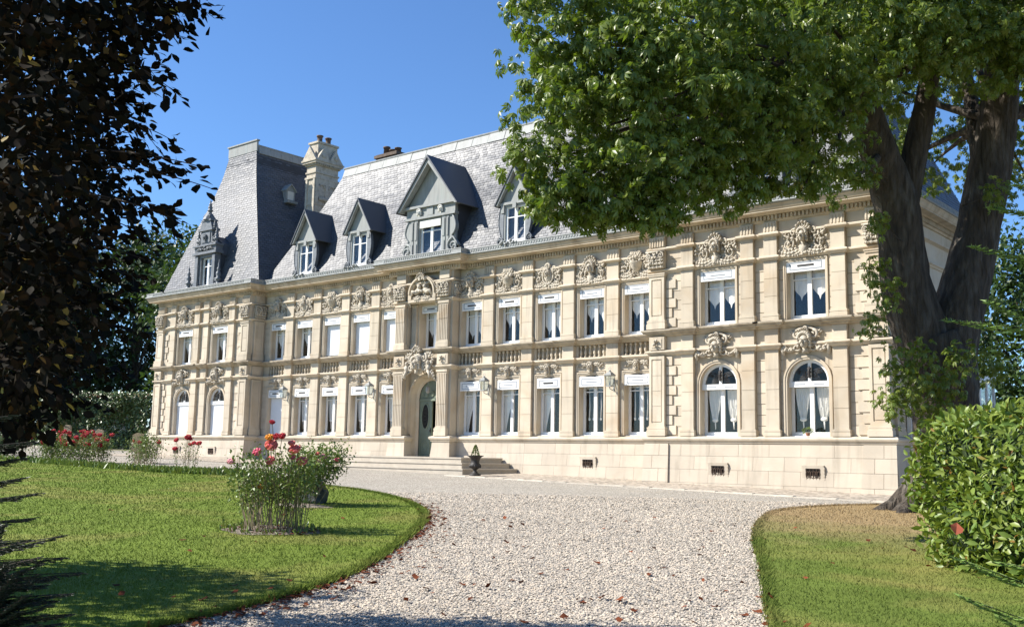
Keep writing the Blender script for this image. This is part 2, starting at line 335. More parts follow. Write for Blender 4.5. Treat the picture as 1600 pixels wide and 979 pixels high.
for s in (-1, 1):
    wm = MB(); a, b = (FRX, XA) if s > 0 else (-XA, -FRX)
    wall_boxes(wm, a, b, WZ0, WZ1, [o for o in ops_main if o[0]*s > 0], 0.020, 0.40); WALLS[s] = wm.build('wall', M['stone'], CH)
ARY = -0.15       # plane of the recessed centre between the frontispiece piers
wf = MB(); wall_boxes(wf, -0.92, 0.92, WZ0, WZ1, ops_fr, ARY, 0.40); wf.box(-FRX, -0.92, -FRP, 0.40, WZ0, WZ1); wf.box(0.92, FRX, -FRP, 0.40, WZ0, WZ1); WALLF = wf.build('wall', M['stone'], CH)
WP = {}
for s in (-1, 1):
    mb = MB(); x0, x1 = (XA, XB) if s > 0 else (-XB, -XA)
    wall_boxes(mb, x0, x1, WZ0, WZ1, [o for o in ops_pav if x0 < o[0] < x1], -PJ+0.020, -PJ+0.42)
    mb.box(x0, x0+0.4, -PJ+0.42, 6.8, WZ0, WZ1)
    if s < 0: mb.box(x1-0.4, x1, -PJ+0.42, 6.8, WZ0, WZ1)
    else:     # side wall with two openings
        for a, b in ((-PJ+0.42, 0.9), (2.0, 4.3), (5.4, 6.8)): mb.box(x1-0.4, x1, a, b, WZ0, WZ1)
        for a, b in ((0.9, 2.0), (4.3, 5.4)):
            mb.box(x1-0.4, x1, a, b, WZ0, 1.5); mb.box(x1-0.4, x1, a, b, 3.7, 5.05); mb.box(x1-0.4, x1, a, b, 6.85, WZ1)
    mb.box(x0+0.4, x1-0.4, 6.4, 6.8, WZ0, WZ1)
    WP[s] = mb.build('wall', M['stone'], CH)
mb = MB(); mb.box(-XA, XA, 6.4, 6.8, WZ0, WZ1); mb.build('rear_wall', M['stone'], CH)
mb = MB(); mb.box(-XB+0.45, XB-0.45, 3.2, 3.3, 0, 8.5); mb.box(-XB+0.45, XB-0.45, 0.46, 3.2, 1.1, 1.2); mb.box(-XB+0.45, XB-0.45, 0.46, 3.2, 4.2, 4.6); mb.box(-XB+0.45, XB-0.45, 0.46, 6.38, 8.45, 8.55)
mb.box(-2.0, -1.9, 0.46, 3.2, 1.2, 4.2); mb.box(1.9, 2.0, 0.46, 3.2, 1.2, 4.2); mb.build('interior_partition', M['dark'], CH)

# ashlar blocks -------------------------------------------------
blk = MB(); e = 0.012
blk.add([(-0.5, 0, -0.5), (0.5, 0, -0.5), (0.5, 0, 0.5), (-0.5, 0, 0.5), (-0.5+e, -1, -0.5+e), (0.5-e, -1, -0.5+e), (0.5-e, -1, 0.5-e), (-0.5+e, -1, 0.5-e)],
        [(4, 5, 6, 7), (0, 1, 5, 4), (1, 2, 6, 5), (2, 3, 7, 6), (3, 0, 4, 7)])
BLK = blk.mesh('stone_block', M['stone_block'])
nsingle = 0
def lay(rects, y, parent, single):
    """rects of (x0,x1,z0,z1); each block is its own piece, or all joined"""
    j = 0.008; mb = MB()
    for (x0, x1, z0, z1) in rects:
        d = 0.022+random.uniform(-0.003, 0.003)
        if single: inst('stone_block', BLK, parent, ((x0+x1)/2, y+0.020, (z0+z1)/2), scale=(x1-x0-2*j, d, z1-z0-2*j))
        else:
            V = np.array(blk.v)*np.array((x1-x0-2*j, d, z1-z0-2*j))+np.array(((x0+x1)/2, y+0.020, (z0+z1)/2)); mb.add(V, blk.f)
    if not single and mb.v:
        o = mb.build('stone_blocks', M['stone_block'], parent); o['kind'] = 'stuff'
def courses(x0, x1, z0, z1, n, excl, bw=0.85):
    out = []; h = (z1-z0)/n
    for r in range(n):
        a, b = z0+r*h, z0+(r+1)*h; iv = [(x0, x1)]
        for e in excl:
            if e[2] < b-0.01 and e[3] > a+0.01:
                nx = []
                for p, q in iv:
                    if e[1] <= p or e[0] >= q: nx.append((p, q))
                    else:
                        if e[0] > p: nx.append((p, e[0]))
                        if e[1] < q: nx.append((e[1], q))
                iv = nx
        for p, q in iv:
            if q-p < 0.05: continue
            k = max(1, int(round((q-p)/bw))); cuts = [p+(q-p)*i/k for i in range(k+1)]
            if k > 1:
                off = ((0.28 if r % 2 else -0.22)*(q-p)/k); cuts = [cuts[0]]+[c+off for c in cuts[1:-1]]+[cuts[-1]]
            out += [(c, d, a, b) for c, d in zip(cuts[:-1], cuts[1:])]
    return out
PZ = [(1.50, 4.16, 8), (4.28, 4.80, 1), (5.0, 6.92, 6), (7.05, 7.68, 2), (7.78, 8.30, 1)]
for s in (-1, 1):
    x0, x1 = (XA, XB) if s > 0 else (-XB, -XA)
    ex = [o for o in ops_pav if x0 < o[0] < x1]
    ex += [(s*XC+r-0.22, s*XC+r+0.22, 0, 9) for r in PILR] + [(s*XC-3.98, s*XC-3.38, 0, 9), (s*XC+3.38, s*XC+3.98, 0, 9)]
    ex += [(o[0]-0.1, o[1]+0.1, o[2], o[3]+0.1) for o in ex[:4]]
    rr = []
    for a, b, n in PZ: rr += courses(x0, x1, a, b, n, ex)
    lay(rr, -PJ, WP[s], s > 0)
    x0, x1 = (FRX, XA) if s > 0 else (-XA, -FRX)
    ex = [(o[0]-0.09, o[1]+0.09, o[2], o[3]+(0.09 if o[3] > 5 or o[3] < 4 else 0)) for o in ops_main if x0 < o[0] < x1] + [(s*p-0.25, s*p+0.25, 0, 9) for p in PIERS]
    rr = []
    for a, b, n in PZ:
        if a > 4.2 and a < 4.5: continue
        rr += courses(x0, x1, a, b, n, ex)
    lay(rr, 0.0, WALLS[s], False)

# swept courses -------------------------------------------------
OUT = [(-XB, 6.8), (-XB, -PJ), (-XA, -PJ), (-XA, 0), (-FRX, 0), (-FRX, -FRP), (FRX, -FRP), (FRX, 0), (XA, 0), (XA, -PJ), (XB, -PJ), (XB, 6.8)]
def bumps(line, d):
    """plan line with small breaks forward over every pilaster"""
    out = []
    for a, b in zip(line[:-1], line[1:]):
        out.append(a)
        if abs(a[1]-b[1]) > 1e-6: continue
        y = a[1]; pl = []
        if abs(y) < 1e-6: pl = [(s*p, 0.25) for s in (-1, 1) for p in PIERS]
        elif abs(y+PJ) < 1e-6:
            s = 1 if a[0] > 0 else -1; pl = [(s*XC+r, 0.22) for r in PILR]
        for x, h in sorted(pl):
            if min(a[0], b[0]) < x < max(a[0], b[0]): out += [(x-h, y), (x-h, y-d), (x+h, y-d), (x+h, y)]
    out.append(line[-1]); return out
OUTB = bumps(OUT, 0.13)
OUTD = OUT   # drive line for plinth
HALF_R = [(0.90, ARY), (0.90, -FRP)]+OUT[6:]; HALF_L = OUT[:6]+[(-0.90, -FRP), (-0.90, ARY)]      # the plinth stops at the doorway
for hl in (HALF_L, HALF_R):
    mb = MB(); mb.sweep(hl, [(0.0, 1.30), (0.115, 1.29), (0.13, 1.05), (0.22, 0.2), (0.28, -0.5)]); PLINTH = mb.build('plinth', M['plinth'], CH)
    mb = MB(); mb.sweep(hl, [(0.0, 1.52), (0.12, 1.515), (0.20, 1.49), (0.225, 1.44), (0.21, 1.39), (0.17, 1.36), (0.15, 1.30), (0.10, 1.285)]); mb.build('plinth_moulding', M['stone'], CH)
mb = MB(); mb.sweep(OUTB, [(0.0, 5.03), (0.22, 5.01), (0.27, 5.0), (0.27, 4.95), (0.22, 4.92), (0.20, 4.88), (0.12, 4.86), (0.10, 4.82), (0.05, 4.79), (0.0, 4.78)]); mb.build('storey_ledge', M['ledge'], CH)
mb = MB(); mb.sweep(OUTB, [(0.0, 4.34), (0.10, 4.325), (0.16, 4.30), (0.16, 4.26), (0.11, 4.24), (0.08, 4.19), (0.03, 4.15), (0.0, 4.14)]); mb.build('string_course', M['stone'], CH)
mb = MB(); mb.sweep(OUTB, [(0.0, 7.06), (0.09, 7.045), (0.12, 7.02), (0.12, 6.98), (0.07, 6.96), (0.04, 6.91), (0.0, 6.90)]); mb.build('string_course', M['stone'], CH)
mb = MB(); mb.sweep(OUTB, [(0.0, 7.80), (0.08, 7.785), (0.13, 7.75), (0.13, 7.71), (0.07, 7.69), (0.0, 7.66)]); mb.build('string_course', M['stone'], CH)
OUTC = [(-XB, 6.8), (-XB, -PJ), (-XA, -PJ), (-XA, 0), (-1.95, 0), (-1.95, -FRP), (1.95, -FRP), (1.95, 0), (XA, 0), (XA, -PJ), (XB, -PJ), (XB, 6.8)]
mb = MB(); mb.sweep(OUTC, [(0.0, 8.13), (0.06, 8.14), (0.09, 8.19), (0.09, 8.34), (0.20, 8.345), (0.24, 8.37), (0.46, 8.385), (0.46, 8.42), (0.49, 8.45), (0.53, 8.54), (0.56, 8.57), (0.56, 8.60), (0.2, 8.62), (-0.4, 8.62)]); mb.build('cornice', M['cornice'], CH)
mb = MB(); mb.sweep(OUTC, [(0.50, 8.601), (0.60, 8.604), (0.62, 8.63), (0.60, 8.66), (0.56, 8.675), (0.555, 8.80), (0.575, 8.82), (0.56, 8.845), (0.46, 8.85), (0.40, 8.78), (0.0, 8.78)]); GUT = mb.build('gutter', M['zinc'], CH)
db = MB(); rb = MB()
for a, b in zip(OUTC[:-1], OUTC[1:]):
    a = np.array(a); b = np.array(b); L_ = np.linalg.norm(b-a); d = (b-a)/L_; n = np.array((d[1], -d[0]))
    if L_ < 0.3: continue
    k = int(L_/0.125)
    for i in range(k):
        c = a+d*(i+0.5)*L_/k
        for (mbx, o0, o1, wd, z0, z1, sk_) in ((db, 0.088, 0.155, 0.037, 8.20, 8.33, 0), (rb, 0.552, 0.575, 0.035, 8.69, 8.785, 0.03)):
            p = [c+n*o0-d*wd, c+n*o1-d*wd, c+n*o1+d*wd, c+n*o0+d*wd]
            V = [(q[0], q[1], z0) for q in p]+[(q[0]+d[0]*sk_, q[1]+d[1]*sk_, z1) for q in p]
            mbx.add(V, [(0,3,2,1),(4,5,6,7),(0,1,5,4),(1,2,6,5),(2,3,7,6),(3,0,4,7)])
o = db.build('dentils', M['cornice'], CH); o['kind'] = 'stuff'
o = rb.build('gutter_ornament', M['zinc'], CH); o['kind'] = 'stuff'

# plinth blocks (each a piece) -----------------------------------
def plinth_d(z): return np.interp(z, [-0.5, 0.2, 1.05, 1.29], [0.28, 0.22, 0.13, 0.115])
def plinth_blocks(x0, x1, y, single, ex=()):
    joined = MB()
    for r, (a, b) in enumerate(((-0.36, 0.06), (0.06, 0.48), (0.48, 0.90), (0.90, 1.285))):
        p = x0-plinth_d((a+b)/2)*0; q = x1; k = max(1, int(round((q-p)/1.05))); cuts = [p+(q-p)*i/k for i in range(k+1)]
        if k > 1: cuts = [cuts[0]]+[c+(0.27 if r % 2 else -0.24)*(q-p)/k for c in cuts[1:-1]]+[cuts[-1]]
        for c, d in zip(cuts[:-1], cuts[1:]):
            j = 0.004; V = []
            for zz in (a+j, b-j):
                yy = y-plinth_d(zz); V += [(c+j, yy+0.02, zz), (d-j, yy+0.02, zz), (d-j, yy-0.01, zz), (c+j, yy-0.01, zz)]
            F = [(3, 2, 6, 7), (0, 3, 7, 4), (2, 1, 5, 6), (4, 7, 6, 5), (0, 1, 2, 3)]
            if any(e[0] < d and e[1] > c and e[2] < b and e[3] > a for e in ex): pass
            if single: MB().add(V, F).build('stone_block', M['plinth'], PLINTH)
            else: joined.add(V, F)
    if not single: o = joined.build('stone_blocks', M['plinth'], PLINTH); o['kind'] = 'stuff'
plinth_blocks(XA-0.1, XB+0.1, -PJ, True); plinth_blocks(5.2, XA-0.25, 0.0, True)
plinth_blocks(1.9, 5.2, 0.0, True); plinth_blocks(-XA+0.25, -1.9, 0.0, False); plinth_blocks(-XB-0.1, -XA+0.1, -PJ, False)
# corner buttress block of each pavilion, standing slightly proud
for x, wd in ((XA+0.29, 0.40), (XB-0.32, 0.42), (-XB+0.32, 0.42), (-XA-0.29, 0.40)):
    mb = MB(); V = []
    for z in (-0.45, 0.2, 1.05, 1.284):
        d = plinth_d(z)+0.05; V += [(x-wd-plinth_d(z)*0.35, -PJ-d+0.25, z), (x-wd-plinth_d(z)*0.35, -PJ-d, z), (x+wd+plinth_d(z)*0.35, -PJ-d, z), (x+wd+plinth_d(z)*0.35, -PJ-d+0.25, z)]
    mb.add(V, [(i*4+k, i*4+k+1, (i+1)*4+k+1, (i+1)*4+k) for i in range(3) for k in range(3)]); mb.build('corner_plinth', M['plinth'], CH)
    for r, (a, b) in enumerate(((-0.40, 0.06), (0.06, 0.48), (0.48, 0.90), (0.90, 1.28))):
        cut = x+(0.12 if r % 2 else -0.14)
        for side in (0, 1):
            bm_ = MB(); V = []
            for z in (a+0.006, b-0.006):
                d = plinth_d(z)+0.05; e_ = plinth_d(z)*0.35; p, q = ((x-wd-e_-0.012, cut-0.006), (cut+0.006, x+wd+e_+0.012))[side]; V += [(p, -PJ-d+0.02, z), (p, -PJ-d-0.012, z), (q, -PJ-d-0.012, z), (q, -PJ-d+0.02, z)]
            bm_.add(V, [(0, 1, 5, 4), (1, 2, 6, 5), (2, 3, 7, 6), (4, 5, 6, 7), (0, 3, 2, 1)]); bm_.build('stone_block', M['plinth'], PLINTH)

# pilasters ------------------------------------------------------
def stack(mb, x0, x1, y0, y1, z0, z1, h, ins=0.016):
    n = max(1, int(round((z1-z0)/h))); hh = (z1-z0)/n
    for i in range(n):
        mb.box(x0, x1, y0, y1, z0+i*hh+(0.006 if i else 0), z0+(i+1)*hh-0.006)
    mb.box(x0+ins, x1-ins, y0+ins, y1, z0, z1)
def pil_base(mb, hw, y0, y1, z):
    for a, b, e in ((0, 0.10, 0.055), (0.10, 0.14, 0.04), (0.14, 0.19, 0.05), (0.19, 0.215, 0.02)): mb.box(-hw-e, hw+e, y0-e, y1, z+a+0.0005, z+b)
def mk_pil(hw, d, z0, z1, top, frieze):
    mb = MB(); stack(mb, -hw, hw, -d, 0.03, z0+0.21, z1, 0.62)
    pil_base(mb, hw, -d, 0.03, z0)
    if top: mb.box(-hw-0.02, hw+0.02, -d-0.02, 0.03, z1-0.05, z1+0.001)
    for (a, b) in frieze: mb.box(-hw, hw, -d+0.005, 0.03, a, b)
    if frieze:
        for k in (-0.36, -0.12, 0.12, 0.36): mb.box(hw*(k*2)-0.022, hw*(k*2)+0.022, -d-0.015, -d+0.02, 7.83, 8.08)
    return mb
PA = mk_pil(0.25, 0.13, 1.52, 4.135, True, ()).mesh('pilaster', M['stone'])
PB = mk_pil(0.25, 0.13, 5.03, 6.895, True, ((7.06, 7.66), (7.80, 8.13))).mesh('pilaster', M['stone'])
PC = mk_pil(0.22, 0.13, 1.52, 4.135, False, ()).mesh('pilaster', M['stone'])
PD = mk_pil(0.22, 0.13, 5.03, 6.895, False, ((7.06, 7.66), (7.80, 8.13))).mesh('pilaster', M['stone'])
mb = MB(); mb.box(-0.25, 0.25, -0.13, 0.03, 4.345, 4.775); PED = mb.mesh('pedestal', M['stone'])
mb = MB(); mb.box(-0.22, 0.22, -0.13, 0.03, 4.345, 4.775); PEDP = mb.mesh('pedestal', M['stone'])
for s in (-1, 1):
    for p in PIERS:
        for me, nm in ((PA, 'pilaster'), (PB, 'pilaster'), (PED, 'pedestal')): inst(nm, me, CH, (s*p, 0, 0))
    for r in PILR:
        for me, nm in ((PC, 'pilaster'), (PD, 'pilaster'), (PEDP, 'pedestal')): inst(nm, me, CH, (s*XC+r, -PJ, 0))
def corner_pil():
    mb = MB(); h = 0.29
    for z0, z1 in ((1.52, 4.135), (5.03, 6.80)):
        d = 0.15; mb.box(-h+0.006, h-0.006, -d+0.03, 0.028, z0, z1)
        for a, b, e in ((0, 0.17, 0.07), (0.17, 0.23, 0.05), (0.23, 0.29, 0.055), (0.29, 0.33, 0.02)): mb.box(-h-e, h+e, -d-e, 0.035, z0+a+0.0005, z0+b)
        zz0, zz1 = z0+0.33, z1
        mb.box(-h, -h+0.09, -d, 0, zz0, zz1); mb.box(h-0.09, h, -d, 0, zz0, zz1)
        mb.box(-h+0.09, h-0.09, -d, 0, zz0, zz0+0.10); mb.box(-h+0.09, h-0.09, -d, 0, zz1-0.10, zz1)
        stack(mb, -h+0.125, h-0.125, -d+0.012, 0, zz0+0.14, zz1-0.14, 0.55)
    mb.box(-h, h, -0.145, 0.03, 4.345, 4.775); mb.box(-h+0.1, h-0.1, -0.16, -0.1, 4.42, 4.70)
    mb.box(-h-0.03, h+0.03, -0.18, 0.03, 6.80, 6.86); mb.box(-h-0.05, h+0.05, -0.20, 0.03, 6.86, 6.899)
    mb.box(-h, h, -0.13, 0.03, 7.06, 7.66); mb.box(-h, h, -0.13, 0.03, 7.80, 8.13)
    for k in range(6): mb.box(-0.25+k*0.1-0.02, -0.25+k*0.1+0.02, -0.155, -0.12, 7.83, 8.08)
    return mb
CPIL = corner_pil().mesh('corner_pilaster', M['stone'])
qb = MB(); qb.box(-0.5, 0.5, -0.035, 0.02, -0.145, 0.145); QB = qb.mesh('quoin', M['stone_block'])
for s in (-1, 1):
    for r in (-3.69, 3.69):
        inst('corner_pilaster', CPIL, CH, (s*XC+r, -PJ, 0))
        sg = 1 if r < 0 else -1; x0 = s*XC+r+sg*0.31
        for z0, n in ((1.56, 8), (5.08, 5)):
            for k in range(n):
                wq = 0.36 if k % 2 == 0 else 0.22
                inst('quoin', QB, CH, (x0+sg*wq/2, -PJ-0.014, z0+0.16+k*0.322), scale=(wq, 1, 1))
# return pilaster on the inner and outer sides of the pavilions
for x, sx in ((XB, 1), (-XA, 1)):
    o = inst('corner_pilaster', CPIL, CH, (x, -PJ+0.40, 0), rot=(0, 0, math.pi/2), scale=(0.9, 0.6, 1))

# frontispiece fluted pilasters ------------------------------------
def fluted(z0, z1, bh):
    mb = MB(); h = 0.27; d = 0.13; mb.box(-h, h, -d, 0.03, z0+bh, z1)
    for a, b, e in ((0, bh*0.45, 0.06), (bh*0.45, bh*0.6, 0.045), (bh*0.6, bh*0.85, 0.05), (bh*0.85, bh, 0.02)): mb.box(-h-e, h+e, -d-e, 0.03, z0+a+0.0005, z0+b)
    mb.box(-h-0.03, h+0.03, -d-0.03, 0.03, z1-0.09, z1)
    for k in range(6):
        x = -h+0.045+k*(2*h-0.09)/5; mb.box(x-0.026, x+0.026, -d-0.028, -d+0.01, z0+bh+0.9, z1-0.15)
        mb.box(x-0.018, x+0.018, -d-0.018, -d+0.01, z0+bh+0.06, z0+bh+0.9)
    return mb
FG = fluted(1.52, 4.135, 0.35).mesh('fluted_pilaster', M['stone']); FU = fluted(5.03, 6.895, 0.25).mesh('fluted_pilaster', M['stone'])
mb = MB(); mb.box(-0.3, 0.3, -0.13, 0.03, 4.345, 4.775); mb.box(-0.17, 0.17, -0.145, -0.1, 4.42, 4.70); FP = mb.mesh('pedestal', M['stone'])
mb = MB(); mb.box(-0.27, 0.27, -0.13, 0.03, 7.06, 7.66); mb.box(-0.27, 0.27, -0.13, 0.03, 7.80, 8.13); FT = mb.mesh('frieze_block', M['stone'])
for x in (-1.24, 1.24):
    for me, nm in ((FG, 'fluted_pilaster'), (FU, 'fluted_pilaster'), (FP, 'pedestal'), (FT, 'frieze_block')): inst(nm, me, CH, (x, -FRP, 0))
for x in (-0.72, 0.72):
    inst('fluted_pilaster', FU, CH, (x, ARY, 0), scale=(0.5, 0.7, 1))

# window surrounds, arches ------------------------------------------
def arc(cx, cz, r, a0, a1, n): return [(cx+r*math.cos(a0+(a1-a0)*i/n), cz+r*math.sin(a0+(a1-a0)*i/n)) for i in range(n+1)]
def surround(hw, z0, z1, arch=False, wd=0.085):
    mb = MB()
    for k, (o0, o1, d) in enumerate(((0.0, wd*0.55, 0.022), (wd*0.55, wd, 0.042))):
        if arch:
            n = 16; a = arc(0, z1, hw+o0, math.pi, 0, n); b = arc(0, z1, hw+o1, math.pi, 0, n)
            for i in range(n): mb.prism([a[i], a[i+1], b[i+1], b[i]], -d, 0.02)
            mb.box(-hw-o1, -hw-o0, -d, 0.02, z0, z1); mb.box(hw+o0, hw+o1, -d, 0.02, z0, z1)
        else:
            mb.box(-hw-o1, -hw-o0, -d, 0.02, z0, z1+o1); mb.box(hw+o0, hw+o1, -d, 0.02, z0, z1+o1); mb.box(-hw-o0, hw+o0, -d, 0.02, z1+o0, z1+o1)
    return mb
SU = surround(0.54, 5.05, 6.80).mesh('window_surround', M['stone']); SG = surround(0.54, 1.55, 3.72).mesh('window_surround', M['stone'])
SPU = surround(0.62, 5.05, 6.80).mesh('window_surround', M['stone']); SPG = surround(0.655, 1.52, 3.165, True, 0.11).mesh('window_surround', M['stone'])
sp = MB(); n = 16; A_ = arc(0, 3.165, 0.655, math.pi, 0, n)
for sgn in (-1, 1):   # spandrels closing the square opening above the round arch
    half = [p for p in A_ if p[0]*sgn >= -1e-6]
    half = half if sgn > 0 else half[::-1]
    for i in range(len(half)-1):
        p, q = half[i], half[i+1]; sp.prism([p, q, (q[0], 3.82), (p[0], 3.82)], 0.0, 0.40)
SPAN = sp.mesh('spandrel', M['stone'])
# segmental lintel for the ground floor windows
sl = MB(); c = 3.72-1.9
for i in range(10):
    x0 = -0.54+i*0.108; x1 = x0+0.108; f = lambda x: 3.60+0.10*(1-(x/0.54)**2)
    sl.prism([(x0, f(x0)), (x1, f(x1)), (x1, 3.72), (x0, 3.72)], 0.0, 0.05)
SEG = sl.mesh('lintel', M['stone'])
bal = MB(); bal.lathe([(0.052, 0), (0.052, 0.05), (0.03, 0.06), (0.034, 0.09), (0.058, 0.16), (0.05, 0.22), (0.026, 0.30), (0.024, 0.34), (0.04, 0.36), (0.05, 0.385), (0.052, 0.44)], seg=8)
BAL = bal.mesh('baluster', M['stone'], True)
mb = MB(); mb.box(-0.62, 0.62, 0.17, 0.20, 4.31, 4.82); BBACK = mb.mesh('balustrade_back', M['cornice'])
for s in (-1, 1):
    for b in BAYS:
        x = s*b
        inst('window_surround', SU, CH, (x, 0, 0)); inst('window_surround', SG, CH, (x, 0, 0)); inst('lintel', SEG, CH, (x, 0, 0))
        bb = inst('balustrade', BBACK, CH, (x, 0, 0))
        for k in range(6): inst('baluster', BAL, bb, (-0.5+k*0.2, 0.06, 4.342))
    for c in (-1.49, 1.49):
        x = s*(XC+c); inst('window_surround', SPU, CH, (x, -PJ, 0)); inst('window_surround', SPG, CH, (x, -PJ, 0)); inst('spandrel', SPAN, CH, (x, -PJ+0.011, 0))
# ------------------------------------------------------------------ windows
def frame_mesh(hw, h, tr, arch=False, transom2=False):
    mb = MB(); f = 0.055; y0, y1 = 0.0, 0.07
    mb.box(-hw, -hw+f, y0, y1, 0, h); mb.box(hw-f, hw, y0, y1, 0, h); mb.box(-hw+f, hw-f, y0, y1, 0, f+0.03); mb.box(-hw+f, hw-f, y0, y1, h-f, h)
    mb.box(-0.034, 0.034, y0-0.012, y1, f+0.03, h-f)
    for sx in (-1, 1):
        a, b = (-hw+f, -0.034) if sx < 0 else (0.034, hw-f)
        mb.box(a, a+0.035, y0-0.008, y1-0.01, f+0.03, h-f); mb.box(b-0.03, b, y0-0.008, y1-0.01, f+0.03, h-f)
        mb.box(a+0.035, b-0.03, y0-0.008, y1-0.01, f+0.03, f+0.08); mb.box(a+0.035, b-0.03, y0-0.006, y1-0.01, tr, tr+0.035)
    mb.box(-hw-0.0, hw+0.0, -0.16, 0.0, -0.03, 0.025)
    return mb
def pane_mesh(hw, h, tr):
    mb = MB(); out = []
    for sx in (-1, 1):
        a, b = (-hw+0.088, -0.062) if sx < 0 else (0.062, hw-0.084)
        for z0, z1 in ((0.13, tr), (tr+0.035, h-0.055)): out.append((a, b, z0, z1))
    return out
pm = MB(); pm.box(-0.5, 0.5, -0.003, 0.003, -0.5, 0.5); PANE = pm.mesh('pane', M['glass'])
def panes(parent, lst, y=0.03):
    for a, b, z0, z1 in lst:
        inst('pane', PANE, parent, ((a+b)/2, y, (z0+z1)/2), scale=(b-a, 1, z1-z0))
def lamb_mesh(hw, h):
    mb = MB(); mb.box(-hw, hw, -0.02, 0.05, 0, h); return mb
def lamb_deco(hw, h):
    mb = MB(); a, b, y = hw-0.10, 0.06, -0.03
    mb.box(-a, a, y, -0.015, b, b+0.03); mb.box(-a, a, y, -0.015, h-b-0.03, h-b); mb.box(-a, -a+0.03, y, -0.015, b+0.03, h-b-0.03); mb.box(a-0.03, a, y, -0.015, b+0.03, h-b-0.03)
    return mb
def slot(hw, h, dark):
    mb = MB(); mb.box(-hw*0.42, hw*0.42, -0.033, -0.015, h*0.44, h*(0.60 if dark else 0.53)); return mb
def drape(hw, h, kind, seed):
    r = random.Random(seed); mb = MB(); nx, nz = 22, 10
    def sheet_(x0f, x1f, z0, z1, ph, amp=0.022):
        rows = []
        for j in range(nz+1):
            t = j/nz; z = z1+(z0-z1)*t; a, b = x0f(t), x1f(t)
            rows.append([(a+(b-a)*i/nx, amp*math.sin(i*1.9+ph+2*t)+r.uniform(-.003, .003), z) for i in range(nx+1)])
        for p, q in zip(rows[:-1], rows[1:]): mb.strip(p, q)
    if kind == 'scallop':      # roman blind with two pointed scallops
        ht = h*r.uniform(0.40, 0.66); n = 24
        for sx in (-1, 1):
            a, b = (-hw+0.09, -0.06) if sx < 0 else (0.06, hw-0.09); A = []; B = []
            for i in range(n+1):
                t = i/n; x = a+(b-a)*t; dip = abs(math.sin(math.pi*t)) ** 1.0; pt = max(0, 1-abs(t-0.5)*14)*0.10
                A.append((x, 0.015*math.sin(t*9), h)); B.append((x, 0.015*math.sin(t*9), h-ht-0.30*(1-abs(2*t-1))**0.8*0.9-pt))
            mb.strip(A, B)
    elif kind == 'swept':      # long curtain swept to the left
        sheet_(lambda t: -hw+0.02, lambda t: -hw+0.02+(1.25*hw)*(1-t)**1.6+0.16, 0.02, h, 0)
        sheet_(lambda t: hw-0.02-(0.35*hw)*(1-t)**1.6-0.05, lambda t: hw-0.02, 0.02, h, 1)
    elif kind == 'cafe':       # short valance and tasselled cords
        sheet_(lambda t: -hw+0.03, lambda t: hw-0.03, h*0.80, h, 0, 0.015)
        for x in (-0.62*hw, -0.28*hw, 0.3*hw, 0.66*hw):
            mb.tube([(x, 0, h*0.8), (x+0.02, 0, h*0.5), (x, 0.0, h*0.32)], [0.012, 0.018, 0.02], 5); mb.ell((x, 0, h*0.29), (0.045, 0.03, 0.06))
    elif kind == 'tied':       # voile gathered at the bottom
        for sx in (-1, 1):
            c = sx*hw*0.5; wd = hw*0.36
            sheet_(lambda t, c=c: c-wd*(1-0.55*t**2), lambda t, c=c: c+wd*(1-0.55*t**2), h*0.34, h, sx, 0.03)
            mb.ell((c, 0, h*0.32), (wd*0.5, 0.05, 0.07)); mb.tube([(c, 0, h*0.32), (c+0.01, 0, h*0.14)], [0.03, 0.015], 5)
    return mb
CURT = {}
def curtain(kind, hw, h, v=0):
    k = (kind, hw, h, v)
    if k not in CURT: CURT[k] = drape(hw, h, kind, v).mesh('curtain', M['curtain'], True)
    return CURT[k]
def shutter_mesh(hw, h):
    mb = MB(); n = int(h/0.055)
    for i in range(n): mb.prism_x([(0, i*h/n), (-0.008, i*h/n+0.012), (-0.008, (i+1)*h/n-0.006), (0, (i+1)*h/n)], -hw, hw)
    return mb
FR = {}
def window(kind, x, y, z, hw, h, tr, cur=None, shut=None, lamb=None, dark=False, v=0):
    k = (hw, h, tr)
    if k not in FR:
        FR[k] = (frame_mesh(hw, h, tr).mesh('window', M['white']), pane_mesh(hw, h, tr))
    o = inst('window', FR[k][0], CH, (x, y+0.27, z)); panes(o, FR[k][1])
    if cur: inst('curtain', curtain(cur, hw, h-0.02, v), o, (0, 0.10, 0))
    if shut:
        kk = ('s', hw, shut)
        if kk not in FR: FR[kk] = shutter_mesh(hw-0.01, shut).mesh('roller_shutter', M['shutter'])
        inst('roller_shutter', FR[kk], o, (0, -0.10, h-shut))
    if lamb:
        kk = ('l', hw, lamb)
        if kk not in FR: FR[kk] = (lamb_mesh(hw-0.004, lamb).mesh('blind_box', M['white']), lamb_deco(hw, lamb).mesh('moulding', M['grey_line']))
        l = inst('blind_box', FR[kk][0], o, (0, -0.27+0.015, h-lamb)); inst('moulding', FR[kk][1], o, (0, -0.27+0.015, h-lamb))
        sl_ = ('d', hw, lamb, dark)
        if sl_ not in FR: FR[sl_] = slot(hw, lamb, dark).mesh('vent_slot', M['iron'] if dark else M['grey_line'])
        inst('vent_slot', FR[sl_], o, (0, -0.27+0.015, h-lamb))
    return o
gf_cur = {-10.08: None, -8.13: 'tied', -6.18: 'tied', -4.23: 'tied', -2.28: 'tied', 2.28: 'swept', 4.23: 'swept', 6.18: 'swept', 8.13: 'cafe', 10.08: 'cafe'}
dark_uf = {-10.08, 2.28, 4.23, 6.18}; dark_gf = {-10.08, -8.13, -6.18, -4.23, -2.28, 6.18}
